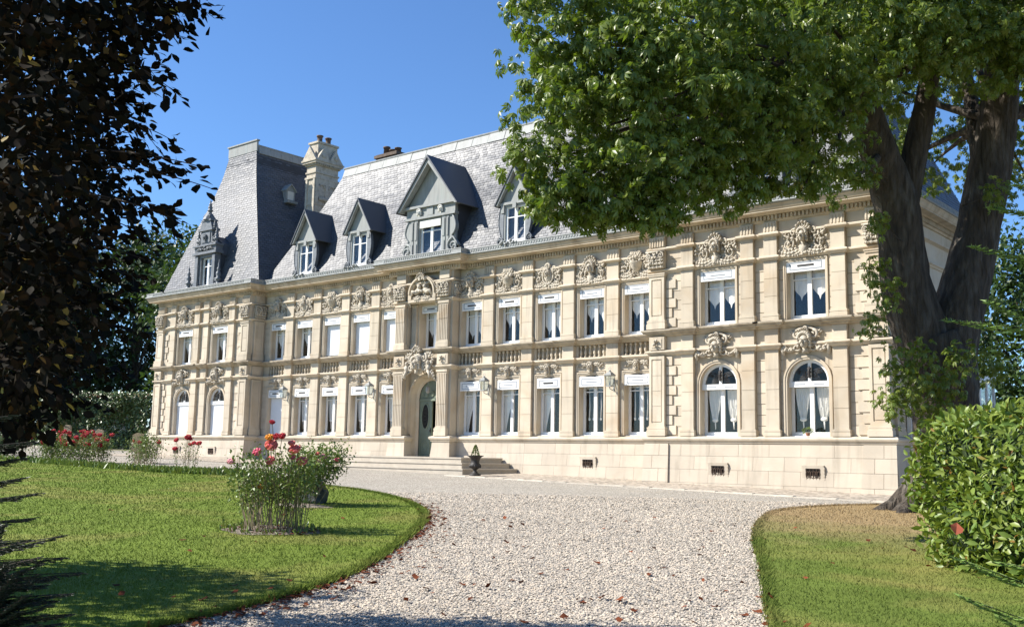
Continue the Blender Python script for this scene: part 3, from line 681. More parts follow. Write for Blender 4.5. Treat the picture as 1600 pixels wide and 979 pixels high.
for s in (-1, 1):
    for i, b in enumerate(BAYS):
        x = round(s*b, 2)
        shut = 1.72 if x in (-6.18, -4.23, -2.28) else None
        window('uf', x, 0, 5.05, 0.54, 1.79, 1.22, None if shut else 'scallop', shut, 0.36, x in dark_uf, i)
        window('gf', x, 0, 1.55, 0.54, 2.10, 1.55, gf_cur[x], 2.05 if x == -10.08 else None, 0.36, x in dark_gf, i)
    for k, c in enumerate((-1.49, 1.49)):
        x = s*(XC+c)
        window('puf', x, -PJ, 5.05, 0.62, 1.79, 1.22, 'scallop', None, 0.35, (s > 0 and c > 0) or s < 0, 7+k)
        o = window('pgf', x, -PJ, 1.52, 0.655, 1.645, 1.60, 'tied' if s > 0 else None, 1.60 if s < 0 else None)
        # arched fanlight: white rim, mullion, iron scrollwork, glass
        fm = MB(); n = 16
        a = arc(0, 0, 0.655, 0, math.pi, n); b2 = arc(0, 0, 0.555, 0, math.pi, n)
        for i in range(n): fm.prism([a[i], a[i+1], b2[i+1], b2[i]], 0, 0.06)
        fm.box(-0.655, 0.655, -0.015, 0.06, -0.17, 0.0); fm.box(-0.045, 0.045, -0.005, 0.06, 0, 0.6)
        f = fm.build('fanlight', M['white'], CH, loc=(x, -PJ+0.13, 3.165))
        gm = MB(); gm.add([(p[0], 0.045, p[1]) for p in arc(0, 0, 0.56, 0, math.pi, n)], [tuple(range(n, -1, -1))]); gm.build('pane', M['glass'], f)
        im = MB()
        for sx in (-1, 1):
            for rr in (0.12, 0.2, 0.3, 0.4): im.tube([(sx*(0.28+rr*0.5*math.cos(q)), 0.03, 0.2+rr*0.45*math.sin(q)) for q in np.linspace(0.3, 5.0, 10)], 0.008, 4)
        im.tube([(0, -0.02, 0.1), (0, -0.03, 0.3), (0, -0.02, 0.45)], [0.03, 0.045, 0.02], 6)
        for zz in (0.15, 0.27, 0.38): im.ell((0.0, -0.02, zz), (0.075, 0.03, 0.04))
        im.build('iron_scrollwork', M['iron'], f)
        sm = MB()
        for sx in (-1, 1): sm.box(sx*0.3-0.16, sx*0.3+0.16, -0.022, -0.01, -0.10, -0.065)
        sm.build('vent_slot', M['grey_line'], f)
window('cuf', 0, 0.0, 5.05, 0.52, 1.80, 1.25, 'scallop', None, 0.30, True, 11)

# side windows of the right pavilion
for yy in (1.45, 4.85):
    for z, h in ((1.5, 2.2), (5.05, 1.8)):
        k = (0.55, h, h*0.7)
        if k not in FR: FR[k] = (frame_mesh(*k).mesh('window', M['white']), pane_mesh(*k))
        o = inst('window', FR[k][0], CH, (XB-0.2, yy, z), rot=(0, 0, math.pi/2)); panes(o, FR[k][1])

# ------------------------------------------------------------------ door
DY = 0.20
dj = MB(); n = 14     # splayed arch reveal
ao = arc(0, 3.08, 0.85, math.pi, 0, n); ai = arc(0, 3.06, 0.72, math.pi, 0, n)
fo = [(-0.85, 0.3)]+ao+[(0.85, 0.3)]; fi = [(-0.72, 0.3)]+ai+[(0.72, 0.3)]
dj.strip([(x, ARY+0.004, z) for x, z in fo], [(x*0.94, ARY+0.25, z if z < 1 else 3.08+(z-3.08)*0.93) for x, z in fo]); dj.strip([(x*0.94, ARY+0.25, z if z < 1 else 3.08+(z-3.08)*0.93) for x, z in fo], [(x, DY, z) for x, z in fi])
for sgn in (-1, 1):
    half = [p for p in ao if p[0]*sgn >= -1e-6]; half = half if sgn > 0 else half[::-1]
    for i in range(len(half)-1):
        p, q = half[i], half[i+1]; dj.prism([p, q, (q[0], 3.95), (p[0], 3.95)], ARY+0.003, ARY+0.3)
dj.build('door_reveal', M['stone'], CH)
am = MB()
for o0, o1, d in ((0.0, 0.03, 0.05), (0.03, 0.08, 0.085), (0.08, 0.10, 0.05)):
    a = arc(0, 3.08, 0.85+o0, math.pi, 0, 18); b = arc(0, 3.08, 0.85+o1, math.pi, 0, 18)
    for i in range(18): am.prism([a[i], a[i+1], b[i+1], b[i]], ARY-d, ARY+0.01)
    am.box(-0.85-o1, -0.85-o0, ARY-d, ARY+0.01, 1.6, 3.08); am.box(0.85+o0, 0.85+o1, ARY-d, ARY+0.01, 1.6, 3.08)
am.build('archivolt', M['stone'], CH)
def door_leaf():
    mb = MB(); mb.box(0, 0.76, 0, 0.06, 0, 2.25)
    for x0, x1, z0, z1 in ((0.08, 0.68, 0.1, 0.75), (0.08, 0.68, 0.85, 0.98)):
        mb.box(x0, x1, -0.02, 0.0, z0, z0+0.04); mb.box(x0, x1, -0.02, 0.0, z1-0.04, z1); mb.box(x0, x0+0.04, -0.02, 0.0, z0+0.04, z1-0.04); mb.box(x1-0.04, x1, -0.02, 0.0, z0+0.04, z1-0.04)
    c = (0.38, 0.42)
    P4 = [(0.38, 0.17), (0.6, 0.42), (0.38, 0.68), (0.16, 0.42)]; Q4 = [(c[0]+(x-c[0])*0.78, c[1]+(z-c[1])*0.78) for x, z in P4]
    for i in range(4): mb.prism([P4[i], P4[(i+1) % 4], Q4[(i+1) % 4], Q4[i]], -0.018, 0.0)
    n = 16; a = [(0.38+0.20*math.cos(t), 1.62+(0.50*math.sin(t))) for t in np.linspace(0, 2*math.pi, n+1)]; b = [(0.38+0.25*math.cos(t), 1.62+0.56*math.sin(t)) for t in np.linspace(0, 2*math.pi, n+1)]
    for i in range(n): mb.prism([a[i], a[i+1], b[i+1], b[i]], -0.025, 0.0)
    return mb
DL = door_leaf().mesh('door_leaf', M['door'])
gl = MB(); gl.add([(0.38+0.2*math.cos(t), -0.006, 1.62+0.5*math.sin(t)) for t in np.linspace(0, 2*math.pi, 17)[:-1]], [tuple(range(15, -1, -1))]); DG = gl.mesh('pane', mat('dark_door_glass', (0.02, 0.025, 0.025), rough=0.1, spec=0.6))
ig = MB()
for k in range(-3, 4): ig.tube([(0.38+k*0.05, -0.02, 1.62-0.5*math.sqrt(max(0, 1-(k*0.05/0.2)**2))+0.02), (0.38+k*0.05+0.02, -0.02, 1.62+0.5*math.sqrt(max(0, 1-(k*0.05/0.2)**2))-0.02)], 0.006, 4)
for zz in np.linspace(1.25, 2.0, 6): ig.tube([(0.38+0.10*math.cos(q), -0.02, zz+0.09*math.sin(q)) for q in np.linspace(0, 6.28, 10)], 0.006, 4)
IG = ig.mesh('iron_grille', M['iron'])
kn = MB(); kn.ell((0.70, -0.05, 1.05), (0.035, 0.035, 0.035)); kn.box(0.68, 0.72, -0.012, 0.0, 0.95, 1.15); KN = kn.mesh('handle', M['iron'])
for x, ry, sc in ((-0.72, 0.0, 1), (0.72, math.radians(38), -1)):
    o = inst('door', DL, CH, (x, DY+0.03, 0.705), rot=(0, 0, 0 if sc > 0 else -ry), scale=(sc*0.945, 1, 1))
    inst('pane', DG, o); inst('iron_grille', IG, o); inst('handle', KN, o)
dm = MB(); a = arc(0, 3.06, 0.73, 0, math.pi, 16)
dm.add([(x, DY+0.04, z) for x, z in a], [tuple(range(16, -1, -1))]); dm.box(-0.72, 0.72, DY-0.01, DY+0.07, 2.955, 3.05)
for k in (-1, 0, 1): dm.ell((k*0.35, DY+0.02, 3.25-abs(k)*0.05), (0.12, 0.03, 0.14))
dm.build('transom_panel', M['door'], CH)
lm = MB(); lm.tube([(0, 0.0, 3.72), (0, 0.0, 3.55)], 0.012, 5); lm.lathe([(0.02, 0.22), (0.09, 0.16), (0.10, 0.02), (0.05, -0.06), (0.01, -0.08)], (0, 0.0, 3.32), 8)
o = lm.build('hanging_lantern', M['zinc'], None, loc=(0, -0.05, 0.0)); tag(o, 'small zinc lantern hanging inside the arch above the green door', 'lantern')
fl = MB(); fl.box(-0.84, 0.84, -FRP, 0.9, 0.1, 0.70); fl.build('threshold', M['step'], CH)

# ------------------------------------------------------------------ carved ornament
def bez(p0, p1, p2, n): return [tuple((1-t)**2*np.array(p0)+2*t*(1-t)*np.array(p1)+t*t*np.array(p2)) for t in np.linspace(0, 1, n)]
def scroll(mb, cx, cz, R, turns, sg, th, a0, y=-0.05):
    n = int(14*turns); P = []; rd = []
    for i in range(n+1):
        t = i/n; r = R*(1-0.86*t); a = a0+sg*2*math.pi*turns*t; P.append((cx+r*math.cos(a), y-0.05*t, cz+r*math.sin(a))); rd.append(th*(1-0.5*t))
    mb.tube(P, rd, 6)
def acanth(mb, p0, p1, p2, w, n=7, y=-0.05):
    pts = bez((p0[0], y, p0[1]), (p1[0], y-0.06, p1[1]), (p2[0], y-0.02, p2[1]), n)
    for i in range(n):
        t = i/(n-1); d = np.array(pts[min(i+1, n-1)])-np.array(pts[max(i-1, 0)]); ang = math.atan2(d[2], d[0]); k = w*(0.45+1.1*math.sin(math.pi*(0.25+0.75*t)))
        R = rotm(0, -ang, 0); mb.ell(pts[i], (k*0.85, k*0.5, k*0.45), 6, 4, R)
        for sg in (-1, 1):
            q = np.array(pts[i])+np.array((-math.sin(ang), 0, math.cos(ang)))*sg*k*0.7; mb.ell(q, (k*0.5, k*0.35, k*0.32), 6, 4, rotm(0, -ang-sg*0.7, 0))
def head(mb, cx, cz, s, y=-0.10, hair=True):
    mb.ell((cx, y, cz), (0.085*s, 0.10*s, 0.12*s), 10, 8); mb.ell((cx, y-0.045*s, cz-0.07*s), (0.05*s, 0.06*s, 0.055*s), 8, 6)
    mb.ell((cx, y-0.105*s, cz-0.005*s), (0.016*s, 0.03*s, 0.04*s), 6, 5)
    for sx in (-1, 1):
        mb.ell((cx+sx*0.037*s, y-0.085*s, cz+0.035*s), (0.035*s, 0.02*s, 0.012*s), 6, 4); mb.ell((cx+sx*0.042*s, y-0.075*s, cz-0.03*s), (0.03*s, 0.025*s, 0.03*s), 6, 4)
    mb.ell((cx, y-0.095*s, cz-0.062*s), (0.03*s, 0.015*s, 0.01*s), 6, 4); mb.box(cx-0.045*s, cx+0.045*s, y, y+0.1, cz-0.2*s, cz-0.08*s)
    if hair:
        for k in range(9):
            a = math.pi*(k/8); mb.ell((cx+0.10*s*math.cos(a), y-0.02*s, cz+0.06*s+0.09*s*math.sin(a)), (0.04*s, 0.06*s, 0.04*s), 6, 4)
        for sx in (-1, 1):
            for k in range(3): mb.ell((cx+sx*0.105*s, y-0.01*s, cz+0.02*s-k*0.055*s), (0.03*s, 0.045*s, 0.035*s), 6, 4)
def shell(mb, cx, cz, r, n=7, y=-0.10):
    for k in range(n):
        a = math.pi*(0.08+0.84*k/(n-1)); q = (cx+math.cos(a)*r*0.62, y, cz+math.sin(a)*r*0.62)
        mb.ell(q, (r*0.48, 0.06, r*0.14), 6, 4, rotm(0, -a, 0)); mb.ell((cx+math.cos(a)*r, y-0.03, cz+math.sin(a)*r), (r*0.19, 0.07, r*0.19), 7, 5)
def lumps(mb, n, cx, cz, w, h, r0, r1, seed, y=-0.05):
    r = random.Random(seed)
    for _ in range(n):
        a = r.uniform(0, 6.28); q = math.sqrt(r.random()); k = r.uniform(r0, r1); mb.ell((cx+w*q*math.cos(a), y-r.uniform(0, 0.06), cz+h*q*math.sin(a)), (k*r.uniform(.8, 1.3), k, k*r.uniform(.8, 1.2)), 6, 4, rotm(0, r.uniform(0, 3), 0))
def cartouche(v, w=0.68, h=0.45):
    mb = MB(); k = w/0.68
    for sx in (-1, 1):
        scroll(mb, sx*0.42*k, -0.10, 0.20, 1.4, sx, 0.035, math.pi/2, -0.05)
        scroll(mb, sx*0.27*k, 0.20, 0.13, 1.3, -sx, 0.032, math.pi*1.2 if sx > 0 else -math.pi*0.2, -0.07)
        acanth(mb, (sx*0.12, -0.25), (sx*0.40*k, -0.46), (sx*0.68*k, -0.25), 0.075)
        acanth(mb, (sx*0.22, 0.02), (sx*0.52*k, 0.10), (sx*0.62*k, 0.22), 0.06, 6)
        acanth(mb, (sx*0.08, -0.30), (sx*0.2, -0.42), (sx*0.34, -0.40), 0.06, 5)
        lumps(mb, 7, sx*0.50*k, -0.02, 0.16, 0.18, 0.03, 0.055, v*7+sx)
    if v % 3 == 0:
        shell(mb, 0, 0.22, 0.24); head(mb, 0, 0.08, 1.35, -0.14); mb.ell((0, -0.06, -0.25), (0.16, 0.10, 0.18), 8, 6); lumps(mb, 8, 0, -0.34, 0.12, 0.08, 0.03, 0.05, v)
    elif v % 3 == 1:
        mb.lathe([(0.02, -0.26), (0.10, -0.22), (0.20, -0.08), (0.25, 0.05), (0.27, 0.08), (0.22, 0.09)], (0, -0.04, 0), 12); lumps(mb, 14, 0, 0.16, 0.2, 0.09, 0.05, 0.07, v, -0.10)
        for sx in (-1, 0, 1): acanth(mb, (sx*0.05, 0.22), (sx*0.16, 0.36), (sx*0.2, 0.42), 0.07, 5, -0.09)
        shell(mb, 0, -0.36, 0.14, 5, -0.07)
    else:
        mb.ell((0, -0.08, 0.0), (0.19, 0.09, 0.25), 10, 8); scroll(mb, -0.02, 0.30, 0.12, 1.2, 1, 0.045, 0, -0.11); scroll(mb, 0.02, 0.30, 0.12, 1.2, -1, 0.045, math.pi, -0.11)
        mb.tube([(0.24*math.cos(a), -0.10, 0.30*math.sin(a)) for a in np.linspace(0, 6.28, 18)], 0.035, 6); lumps(mb, 10, 0, -0.34, 0.14, 0.10, 0.035, 0.055, v); head(mb, 0, 0.06, 0.9, -0.16)
    return mb.mesh('carved_cartouche', M['stone_carved'], True)
CA = [cartouche(v) for v in range(6)]; PCA = [cartouche(v, 0.80) for v in (0, 3)]
def lintel_orn(v):
    mb = MB(); head(mb, 0, 0.04, 0.8 if v % 2 else 0.9, -0.10); scroll(mb, 0, -0.14, 0.07, 1.2, 1, 0.025, 0, -0.08)
    mb.box(-0.09, 0.09, -0.09, 0.02, -0.20, 0.20)
    for sx in (-1, 1):
        acanth(mb, (sx*0.12, 0.10), (sx*0.30, 0.20), (sx*0.52, 0.02), 0.055, 7, -0.02); scroll(mb, sx*0.34, 0.05, 0.10, 1.4, -sx, 0.022, 0 if sx < 0 else math.pi, -0.03); lumps(mb, 5, sx*0.42, 0.06, 0.14, 0.07, 0.02, 0.04, v*3+sx, -0.02)
    return mb.mesh('keystone_carving', M['stone_carved'], True)
LO = [lintel_orn(v) for v in range(3)]
def pav_keystone(v):
    mb = MB(); head(mb, 0, 0.0, 1.75, -0.16); mb.ell((0, -0.03, 0.0), (0.27, 0.09, 0.36), 10, 8)
    for sx in (-1, 1):
        scroll(mb, sx*0.25, 0.22, 0.14, 1.3, -sx, 0.05, math.pi/2, -0.08); scroll(mb, sx*0.27, -0.18, 0.15, 1.4, sx, 0.045, math.pi/2, -0.08)
        mb.tube(bez((sx*0.34, -0.10, -0.20), (sx*0.50, -0.12, -0.40), (sx*0.70, -0.10, -0.10), 9), [0.05, 0.055, 0.06, 0.065, 0.07, 0.065, 0.06, 0.055, 0.05], 7); lumps(mb, 10, sx*0.54, -0.24, 0.16, 0.05, 0.03, 0.05, v+sx, -0.12)
        mb.tube([(sx*0.70, -0.08, -0.05), (sx*0.72, -0.10, -0.25), (sx*0.71, -0.08, -0.42)], [0.05, 0.07, 0.03], 6); acanth(mb, (sx*0.3, 0.3), (sx*0.45, 0.38), (sx*0.52, 0.22), 0.045, 5, -0.03)
    scroll(mb, 0, 0.42, 0.12, 1.0, 1, 0.05, math.pi, -0.10); mb.tube(bez((-0.4, -0.05, 0.28), (0, -0.1, 0.62), (0.4, -0.05, 0.28), 9), 0.05, 6); shell(mb, 0, 0.24, 0.16, 7, -0.18); lumps(mb, 9, 0, -0.30, 0.14, 0.06, 0.03, 0.05, v+9)
    return mb.mesh('head_carving', M['stone_carved'], True)
PK = [pav_keystone(v) for v in (0, 1)]
def capital(w, h):
    mb = MB(); mb.box(-w, w, -0.07, 0.0, -h/2, h/2); mb.box(-w-0.05, w+0.05, -0.15, 0.0, h/2-0.05, h/2)
    for k in range(4): acanth(mb, (-w+w*2*(k+0.5)/4, -h*0.45), (-w+w*2*(k+0.5)/4, 0), (-w+w*2*(k+0.5)/4+random.uniform(-.03, .03), h*0.2), 0.06, 5, -0.09)
    for sx in (-1, 1): scroll(mb, sx*w*0.75, h*0.22, 0.11, 1.5, -sx, 0.03, math.pi/2, -0.12)
    lumps(mb, 10, 0, 0.05, w*0.8, h*0.35, 0.03, 0.055, int(w*100), -0.10); return mb.mesh('capital', M['stone_carved'], True)
CAPW = capital(0.30, 0.58)
rs = MB(); lumps(rs, 9, 0, 0, 0.13, 0.09, 0.025, 0.05, 4, -0.01); ROS = rs.mesh('rosette', M['stone_carved'], True)
for s in (-1, 1):
    for i, b in enumerate(BAYS):
        inst('carved_cartouche', CA[(i+(2 if s < 0 else 0)) % 6], CH, (s*b, 0.0, 7.48), scale=(1.03, 1.1, 1.10)); inst('keystone_carving', LO[i % 3], CH, (s*b, -0.01, 3.97))
    for k, c in enumerate((-1.49, 1.49)):
        inst('carved_cartouche', PCA[k], CH, (s*(XC+c), -PJ, 7.46), scale=(1.0, 1.25, 1.12)); inst('head_carving', PK[k], CH, (s*(XC+c), -PJ, 4.34), scale=(1.0, 1.1, 0.95))
    for r in (-3.69, 3.69):
        inst('capital', CAPW, CH, (s*XC+r, -PJ-0.13, 7.36)); inst('rosette', ROS, CH, (s*XC+r, -PJ-0.165, 4.56), scale=(1, 1, 1))
for x in (-1.24, 1.24): inst('capital', CAPW, CH, (x, -FRP-0.13, 7.36)); inst('rosette', ROS, CH, (x, -FRP-0.15, 4.56))
inst('capital', CAPW, CH, (-XA+0.06, -PJ+0.42, 7.36), rot=(0, 0, math.pi/2)); inst('capital', CAPW, CH, (XB+0.06, -PJ+0.42, 7.36), rot=(0, 0, math.pi/2))
inst('capital', CAPW, CH, (FRX+0.0, -FRP+0.25, 7.36), rot=(0, 0, math.pi/2), scale=(0.7, 1, 1))
# door cartouche: crowned head with putti-like scrolls
mb = MB(); head(mb, 0, -0.02, 1.9, -0.22); mb.ell((0, -0.06, 0.25), (0.3, 0.2, 0.2), 10, 6); shell(mb, 0, 0.45, 0.24, 7, -0.20); mb.ell((0, -0.05, 0.05), (0.32, 0.12, 0.5), 10, 8)
for sx in (-1, 1):
    scroll(mb, sx*0.34, 0.22, 0.18, 1.4, -sx, 0.06, math.pi/2, -0.10); scroll(mb, sx*0.40, -0.15, 0.17, 1.4, sx, 0.055, math.pi/2, -0.10); acanth(mb, (sx*0.35, -0.2), (sx*0.75, -0.25), (sx*0.92, -0.62), 0.09, 8, -0.06); acanth(mb, (sx*0.3, 0.0), (sx*0.6, 0.1), (sx*0.80, -0.12), 0.08, 6, -0.06); acanth(mb, (sx*0.3, 0.4), (sx*0.6, 0.5), (sx*0.85, 0.25), 0.07, 6, -0.02); lumps(mb, 12, sx*0.62, 0.0, 0.2, 0.28, 0.04, 0.07, sx+5, -0.05)
    mb.ell((sx*0.62, -0.12, -0.18), (0.11, 0.1, 0.15), 8, 6); mb.ell((sx*0.60, -0.16, 0.02), (0.075, 0.08, 0.085), 8, 6); mb.tube([(sx*0.6, -0.14, -0.28), (sx*0.72, -0.16, -0.45), (sx*0.66, -0.12, -0.6)], [0.07, 0.06, 0.035], 6)
mb.build('door_cartouche', M['stone_carved'], CH, True, loc=(0, -FRP-0.13, 4.40))
# arched niche with reclining figures above the middle window
mb = MB()
for o0, o1, d in ((0.0, 0.06, 0.16), (0.06, 0.13, 0.24), (0.13, 0.17, 0.18)):
    a = arc(0, 7.30, 0.62+o0, math.pi, 0, 16); b = arc(0, 7.30, 0.62+o1, math.pi, 0, 16); f = lambda p: (p[0], 7.30+(p[1]-7.30)*0.92)
    for i in range(16): mb.prism([f(a[i]), f(a[i+1]), f(b[i+1]), f(b[i])], -FRP-d+0.03, ARY+0.01)
for sx in (-1, 1): mb.box(sx*0.70-0.09, sx*0.70+0.09, -FRP-0.16, ARY, 7.06, 7.30)
mb.box(-0.78, 0.78, -FRP-0.15, ARY, 6.95, 7.065); mb.build('niche_arch', M['stone'], CH)
mb = MB(); shell(mb, 0, 0.66, 0.22, 7, -0.25); lumps(mb, 10, 0, 0.68, 0.32, 0.07, 0.04, 0.07, 3, -0.2)
for sx in (-1, 1):
    mb.ell((sx*0.25, -0.16, 0.16), (0.20, 0.13, 0.12), 9, 6, rotm(0, sx*0.5, 0)); mb.ell((sx*0.16, -0.18, 0.35), (0.085, 0.09, 0.10), 9, 6); mb.tube([(sx*0.3, -0.2, 0.10), (sx*0.48, -0.24, 0.16), (sx*0.58, -0.18, -0.02)], [0.09, 0.075, 0.04], 7); mb.tube([(sx*0.18, -0.2, 0.22), (sx*0.05, -0.28, 0.12), (0, -0.28, 0.2)], [0.06, 0.05, 0.035], 6)
    acanth(mb, (0, -0.12), (sx*0.3, -0.22), (sx*0.55, -0.06), 0.075, 7, -0.14); acanth(mb, (sx*0.7, -0.05), (sx*0.82, -0.2), (sx*0.74, -0.42), 0.06, 6, -0.06)
lumps(mb, 16, 0, 0.3, 0.35, 0.3, 0.05, 0.09, 13, -0.05); lumps(mb, 12, 0, -0.08, 0.45, 0.07, 0.04, 0.07, 12, -0.14); mb.build('niche_figures', M['stone_carved'], CH, True, loc=(0, -FRP+0.03, 7.22))

# cellar vents in the plinth
vb = MB(); vb.box(-0.34, 0.34, -0.02, 0.05, -0.23, -0.19); vb.box(-0.34, 0.34, -0.02, 0.05, 0.17, 0.26); vb.box(-0.34, -0.22, -0.02, 0.05, -0.19, 0.17); vb.box(0.22, 0.34, -0.02, 0.05, -0.19, 0.17)
for k in range(4): vb.ell((0.35, -0.01, -0.15+k*0.10), (0.03, 0.03, 0.06), 6, 4)
VS = vb.mesh('vent_surround', M['plinth'])
vg = MB(); vg.box(-0.22, 0.22, -0.006, 0.02, -0.19, 0.17); VG0 = vg.mesh('vent_opening', mat('vent_dark', (0.01, 0.009, 0.008), rough=0.9))
vg = MB()
for k in range(5): vg.tube([(-0.2+k*0.1, -0.02, -0.18), (-0.18+k*0.1, -0.025, 0.16)], 0.012, 4)
for k in range(6): vg.tube([(-0.17+k*0.07+0.05*math.cos(q), -0.022, -0.01+0.10*math.sin(q)*(1 if k % 2 else -1)) for q in np.linspace(0, 5.5, 9)], 0.01, 4)
VG = vg.mesh('vent_grille', M['rust'])
for x, y, z in ((13.72, -PJ, 0.44), (16.83, -PJ, 0.42), (8.15, 0, 0.55), (-13.6, -PJ, 0.72), (-16.6, -PJ, 0.72)):
    o = inst('cellar_vent', VS, CH, (x, y-float(plinth_d(z))-0.012, z), rot=(0.10, 0, 0)); inst('vent_opening', VG0, o); inst('vent_grille', VG, o)
# ------------------------------------------------------------------ roofs
SPV = [0.0, 0.218, 0.49, 0.732, 0.864, 0.942, 0.975]; ZPV = [8.87, 10.37, 12.21, 13.79, 14.85, 15.65, 16.2]
SMN = [-0.04, 0.196, 0.396, 0.558, 0.68, 0.842, 0.93]; ZMN = [8.90, 10.17, 11.2, 11.95, 12.6, 13.58, 14.18]
def slates(mb, Lf, Rf, ss, zs, row=0.13, wd=0.22):
    """rows of slates between two hip lines Lf(s), Rf(s) (plan xy), zs over ss"""
    P = lambda u, s: np.append((1-u)*np.array(Lf(s))+u*np.array(Rf(s)), np.interp(s, ss, zs))
    fine = np.linspace(ss[0], ss[-1], 200); pts = np.array([P(0.5, s) for s in fine]); ln = np.concatenate([[0], np.cumsum(np.linalg.norm(np.diff(pts, axis=0), axis=1))])
    n = int(ln[-1]/row); sr = np.interp(np.linspace(0, ln[-1], n+1), ln, fine)
    for i in range(n):
        a, b = sr[i], sr[min(i+1, n)]; bt = sr[i+2] if i+2 <= n else sr[n]
        A0, A1, B0 = P(0, a), P(1, a), P(0, b); nn = np.cross(A1-A0, B0-A0); nn = nn/np.linalg.norm(nn); W = np.linalg.norm(A1-A0)
        if nn[2] < 0: nn = -nn
        k = max(1, int(W/wd)); u0 = np.linspace(0, 1, k+1)
        if i % 2: u0 = np.concatenate([[0], (u0[:-1]+u0[1:])/2, [1]])
        for c, d in zip(u0[:-1], u0[1:]):
            l = 0.02+random.uniform(-0.005, 0.008); g = 0.0075/W
            q = [P(c+g, a)+nn*l, P(d-g, a)+nn*l, P(d-g, b)+nn*0.010, P(c+g, b)+nn*0.010, P(c+g, a)+nn*0.001, P(d-g, a)+nn*0.001]
            mb.add(q, [(0, 1, 2, 3), (4, 5, 1, 0)])
def roof(cx, hx0, hx1, yf0, yf1, yb0, yb1, ss, zs):
    """hipped mansard: half widths hx0 (s=0) .. hx1 (s=1), front yf0..yf1, back yb0..yb1"""
    hx = lambda s: hx0+(hx1-hx0)*s; yf = lambda s: yf0+(yf1-yf0)*s; yb = lambda s: yb0+(yb1-yb0)*s
    base = MB(); fn = np.linspace(ss[0], ss[-1], 12)
    for s0, s1 in zip(fn[:-1], fn[1:]):
        ring = lambda s: [(cx-hx(s), yf(s)), (cx+hx(s), yf(s)), (cx+hx(s), yb(s)), (cx-hx(s), yb(s))]
        r0 = [(*p, np.interp(s0, ss, zs)-0.01) for p in ring(s0)]; r1 = [(*p, np.interp(s1, ss, zs)-0.01) for p in ring(s1)]
        base.add(r0+r1, [(i, (i+1) % 4, 4+(i+1) % 4, 4+i) for i in range(4)])
    s = ss[-1]; base.add([(*p, zs[-1]-0.02) for p in ring(s)], [(0, 1, 2, 3)])
    ro = base.build('roof', M['slate_dark'], CH)
    sl = MB(); slates(sl, lambda s: (cx-hx(s), yf(s)), lambda s: (cx+hx(s), yf(s)), ss, zs); o = sl.build('slates', M['slate'], ro); o['kind'] = 'stuff'
    for sx in (-1, 1):
        sl = MB(); slates(sl, lambda s: (cx+sx*hx(s), yf(s)), lambda s: (cx+sx*hx(s), yb(s)), ss, zs, 0.14, 0.24); o = sl.build('slates', M['slate'], ro); o['kind'] = 'stuff'
    return ro, hx, yf, yb
ROOF = {}
for s in (-1, 1):
    ro, hx, yf, yb = roof(s*XC, 4.21, 1.13, -0.65, 1.0, 7.0, 5.3, SPV, ZPV); ROOF[s] = ro
    h, y0, y1 = hx(0.975), yf(0.975), yb(0.975); c = s*XC
    mb = MB()
    for i in range(3):       # front zinc cresting in three sheets
        a, b = c-h-0.04+i*(2*h+0.08)/3, c-h-0.04+(i+1)*(2*h+0.08)/3
        mb.box(a+0.006, b-0.006, y0-0.04, y0+0.06, 16.17, 16.70)
    mb.box(c-h-0.09, c+h+0.09, y0-0.09, y0+0.10, 16.70, 16.77); mb.build('zinc_cresting', M['zinc'], ro)
    for sx in (-1, 1):
        mb = MB()
        for i in range(6):
            a, b = y0+0.1+i*(y1-y0-0.1)/6, y0+0.1+(i+1)*(y1-y0-0.1)/6
            mb.prism([(c+sx*(h-0.12), 16.50), (c+sx*(h+0.03), 16.42), (c+sx*(h+0.10), 16.05), (c+sx*(h-0.12), 16.05)], a+0.005, b-0.005)
        mb.tube([(c+sx*(h-0.02), y0, 16.48), (c+sx*(h-0.02), y1, 16.48)], 0.05, 6)
        mb.build('zinc_ridge', M['zinc'], ro)
    # small zinc roof vent on the inner slope
    z = 14.0; ssv = float(np.interp(z, ZPV, SPV)); xv = c-s*hx(ssv)
    mb = MB(); mb.prism([(-0.28, 0), (0.28, 0), (0.28, 0.6), (0, 0.85), (-0.28, 0.6)], -0.30, 0.3); mb.prism([(-0.34, 0.52), (0, 0.86), (0.34, 0.52), (0.34, 0.58), (0, 0.94), (-0.34, 0.58)], -0.38, 0.3); mb.box(-0.33, 0.33, -0.5, 0.0, -0.12, 0.0)
    v = mb.build('roof_vent', M['zinc'], ro, loc=(xv, 2.5, z-0.35), rot=(0, 0, -s*math.pi/2)); mb = MB(); mb.box(-0.19, 0.19, -0.31, -0.295, 0.08, 0.52); mb.build('vent_panel', M['offwhite'], v) if False else None
    v2 = mb.build('vent_panel', M['offwhite'], ro, loc=(xv, 2.5, z-0.35), rot=(0, 0, -s*math.pi/2))
roM, hx, yf, yb = roof(0.0, 11.05, 8.35, 0.0, 2.4, 6.8, 4.6, SMN, ZMN)
h, y0, y1 = hx(0.93), yf(0.93), yb(0.93)
mb = MB(); rk = random.Random(3)
for i in range(18):
    a, b = -h+i*2*h/18, -h+(i+1)*2*h/18; d = rk.uniform(0, 0.02)
    mb.prism_x([(y0-0.05-d, 14.14), (y0+0.10-d, 14.58), (y0+0.25, 14.60), (y0+0.25, 14.14)], a+0.012, b-0.012)
mb.tube([(-h-0.05, y0+0.10, 14.60), (h+0.05, y0+0.10, 14.60)], 0.05, 6)
for sx in (-1, 1): mb.prism([(sx*(h+0.05), 14.14), (sx*(h-0.10), 14.58), (sx*(h-0.25), 14.60), (sx*(h-0.25), 14.14)], y0+0.1, y1)
mb.build('zinc_ridge', M['zinc'], roM)
# zinc valley strips between the main roof and the pavilions
for s in (-1, 1):
    mb = MB(); mb.box(s*10.95-0.35, s*10.95+0.35, -0.3, 6.6, 8.7, 8.8); mb.build('valley_gutter', M['zinc'], roM)

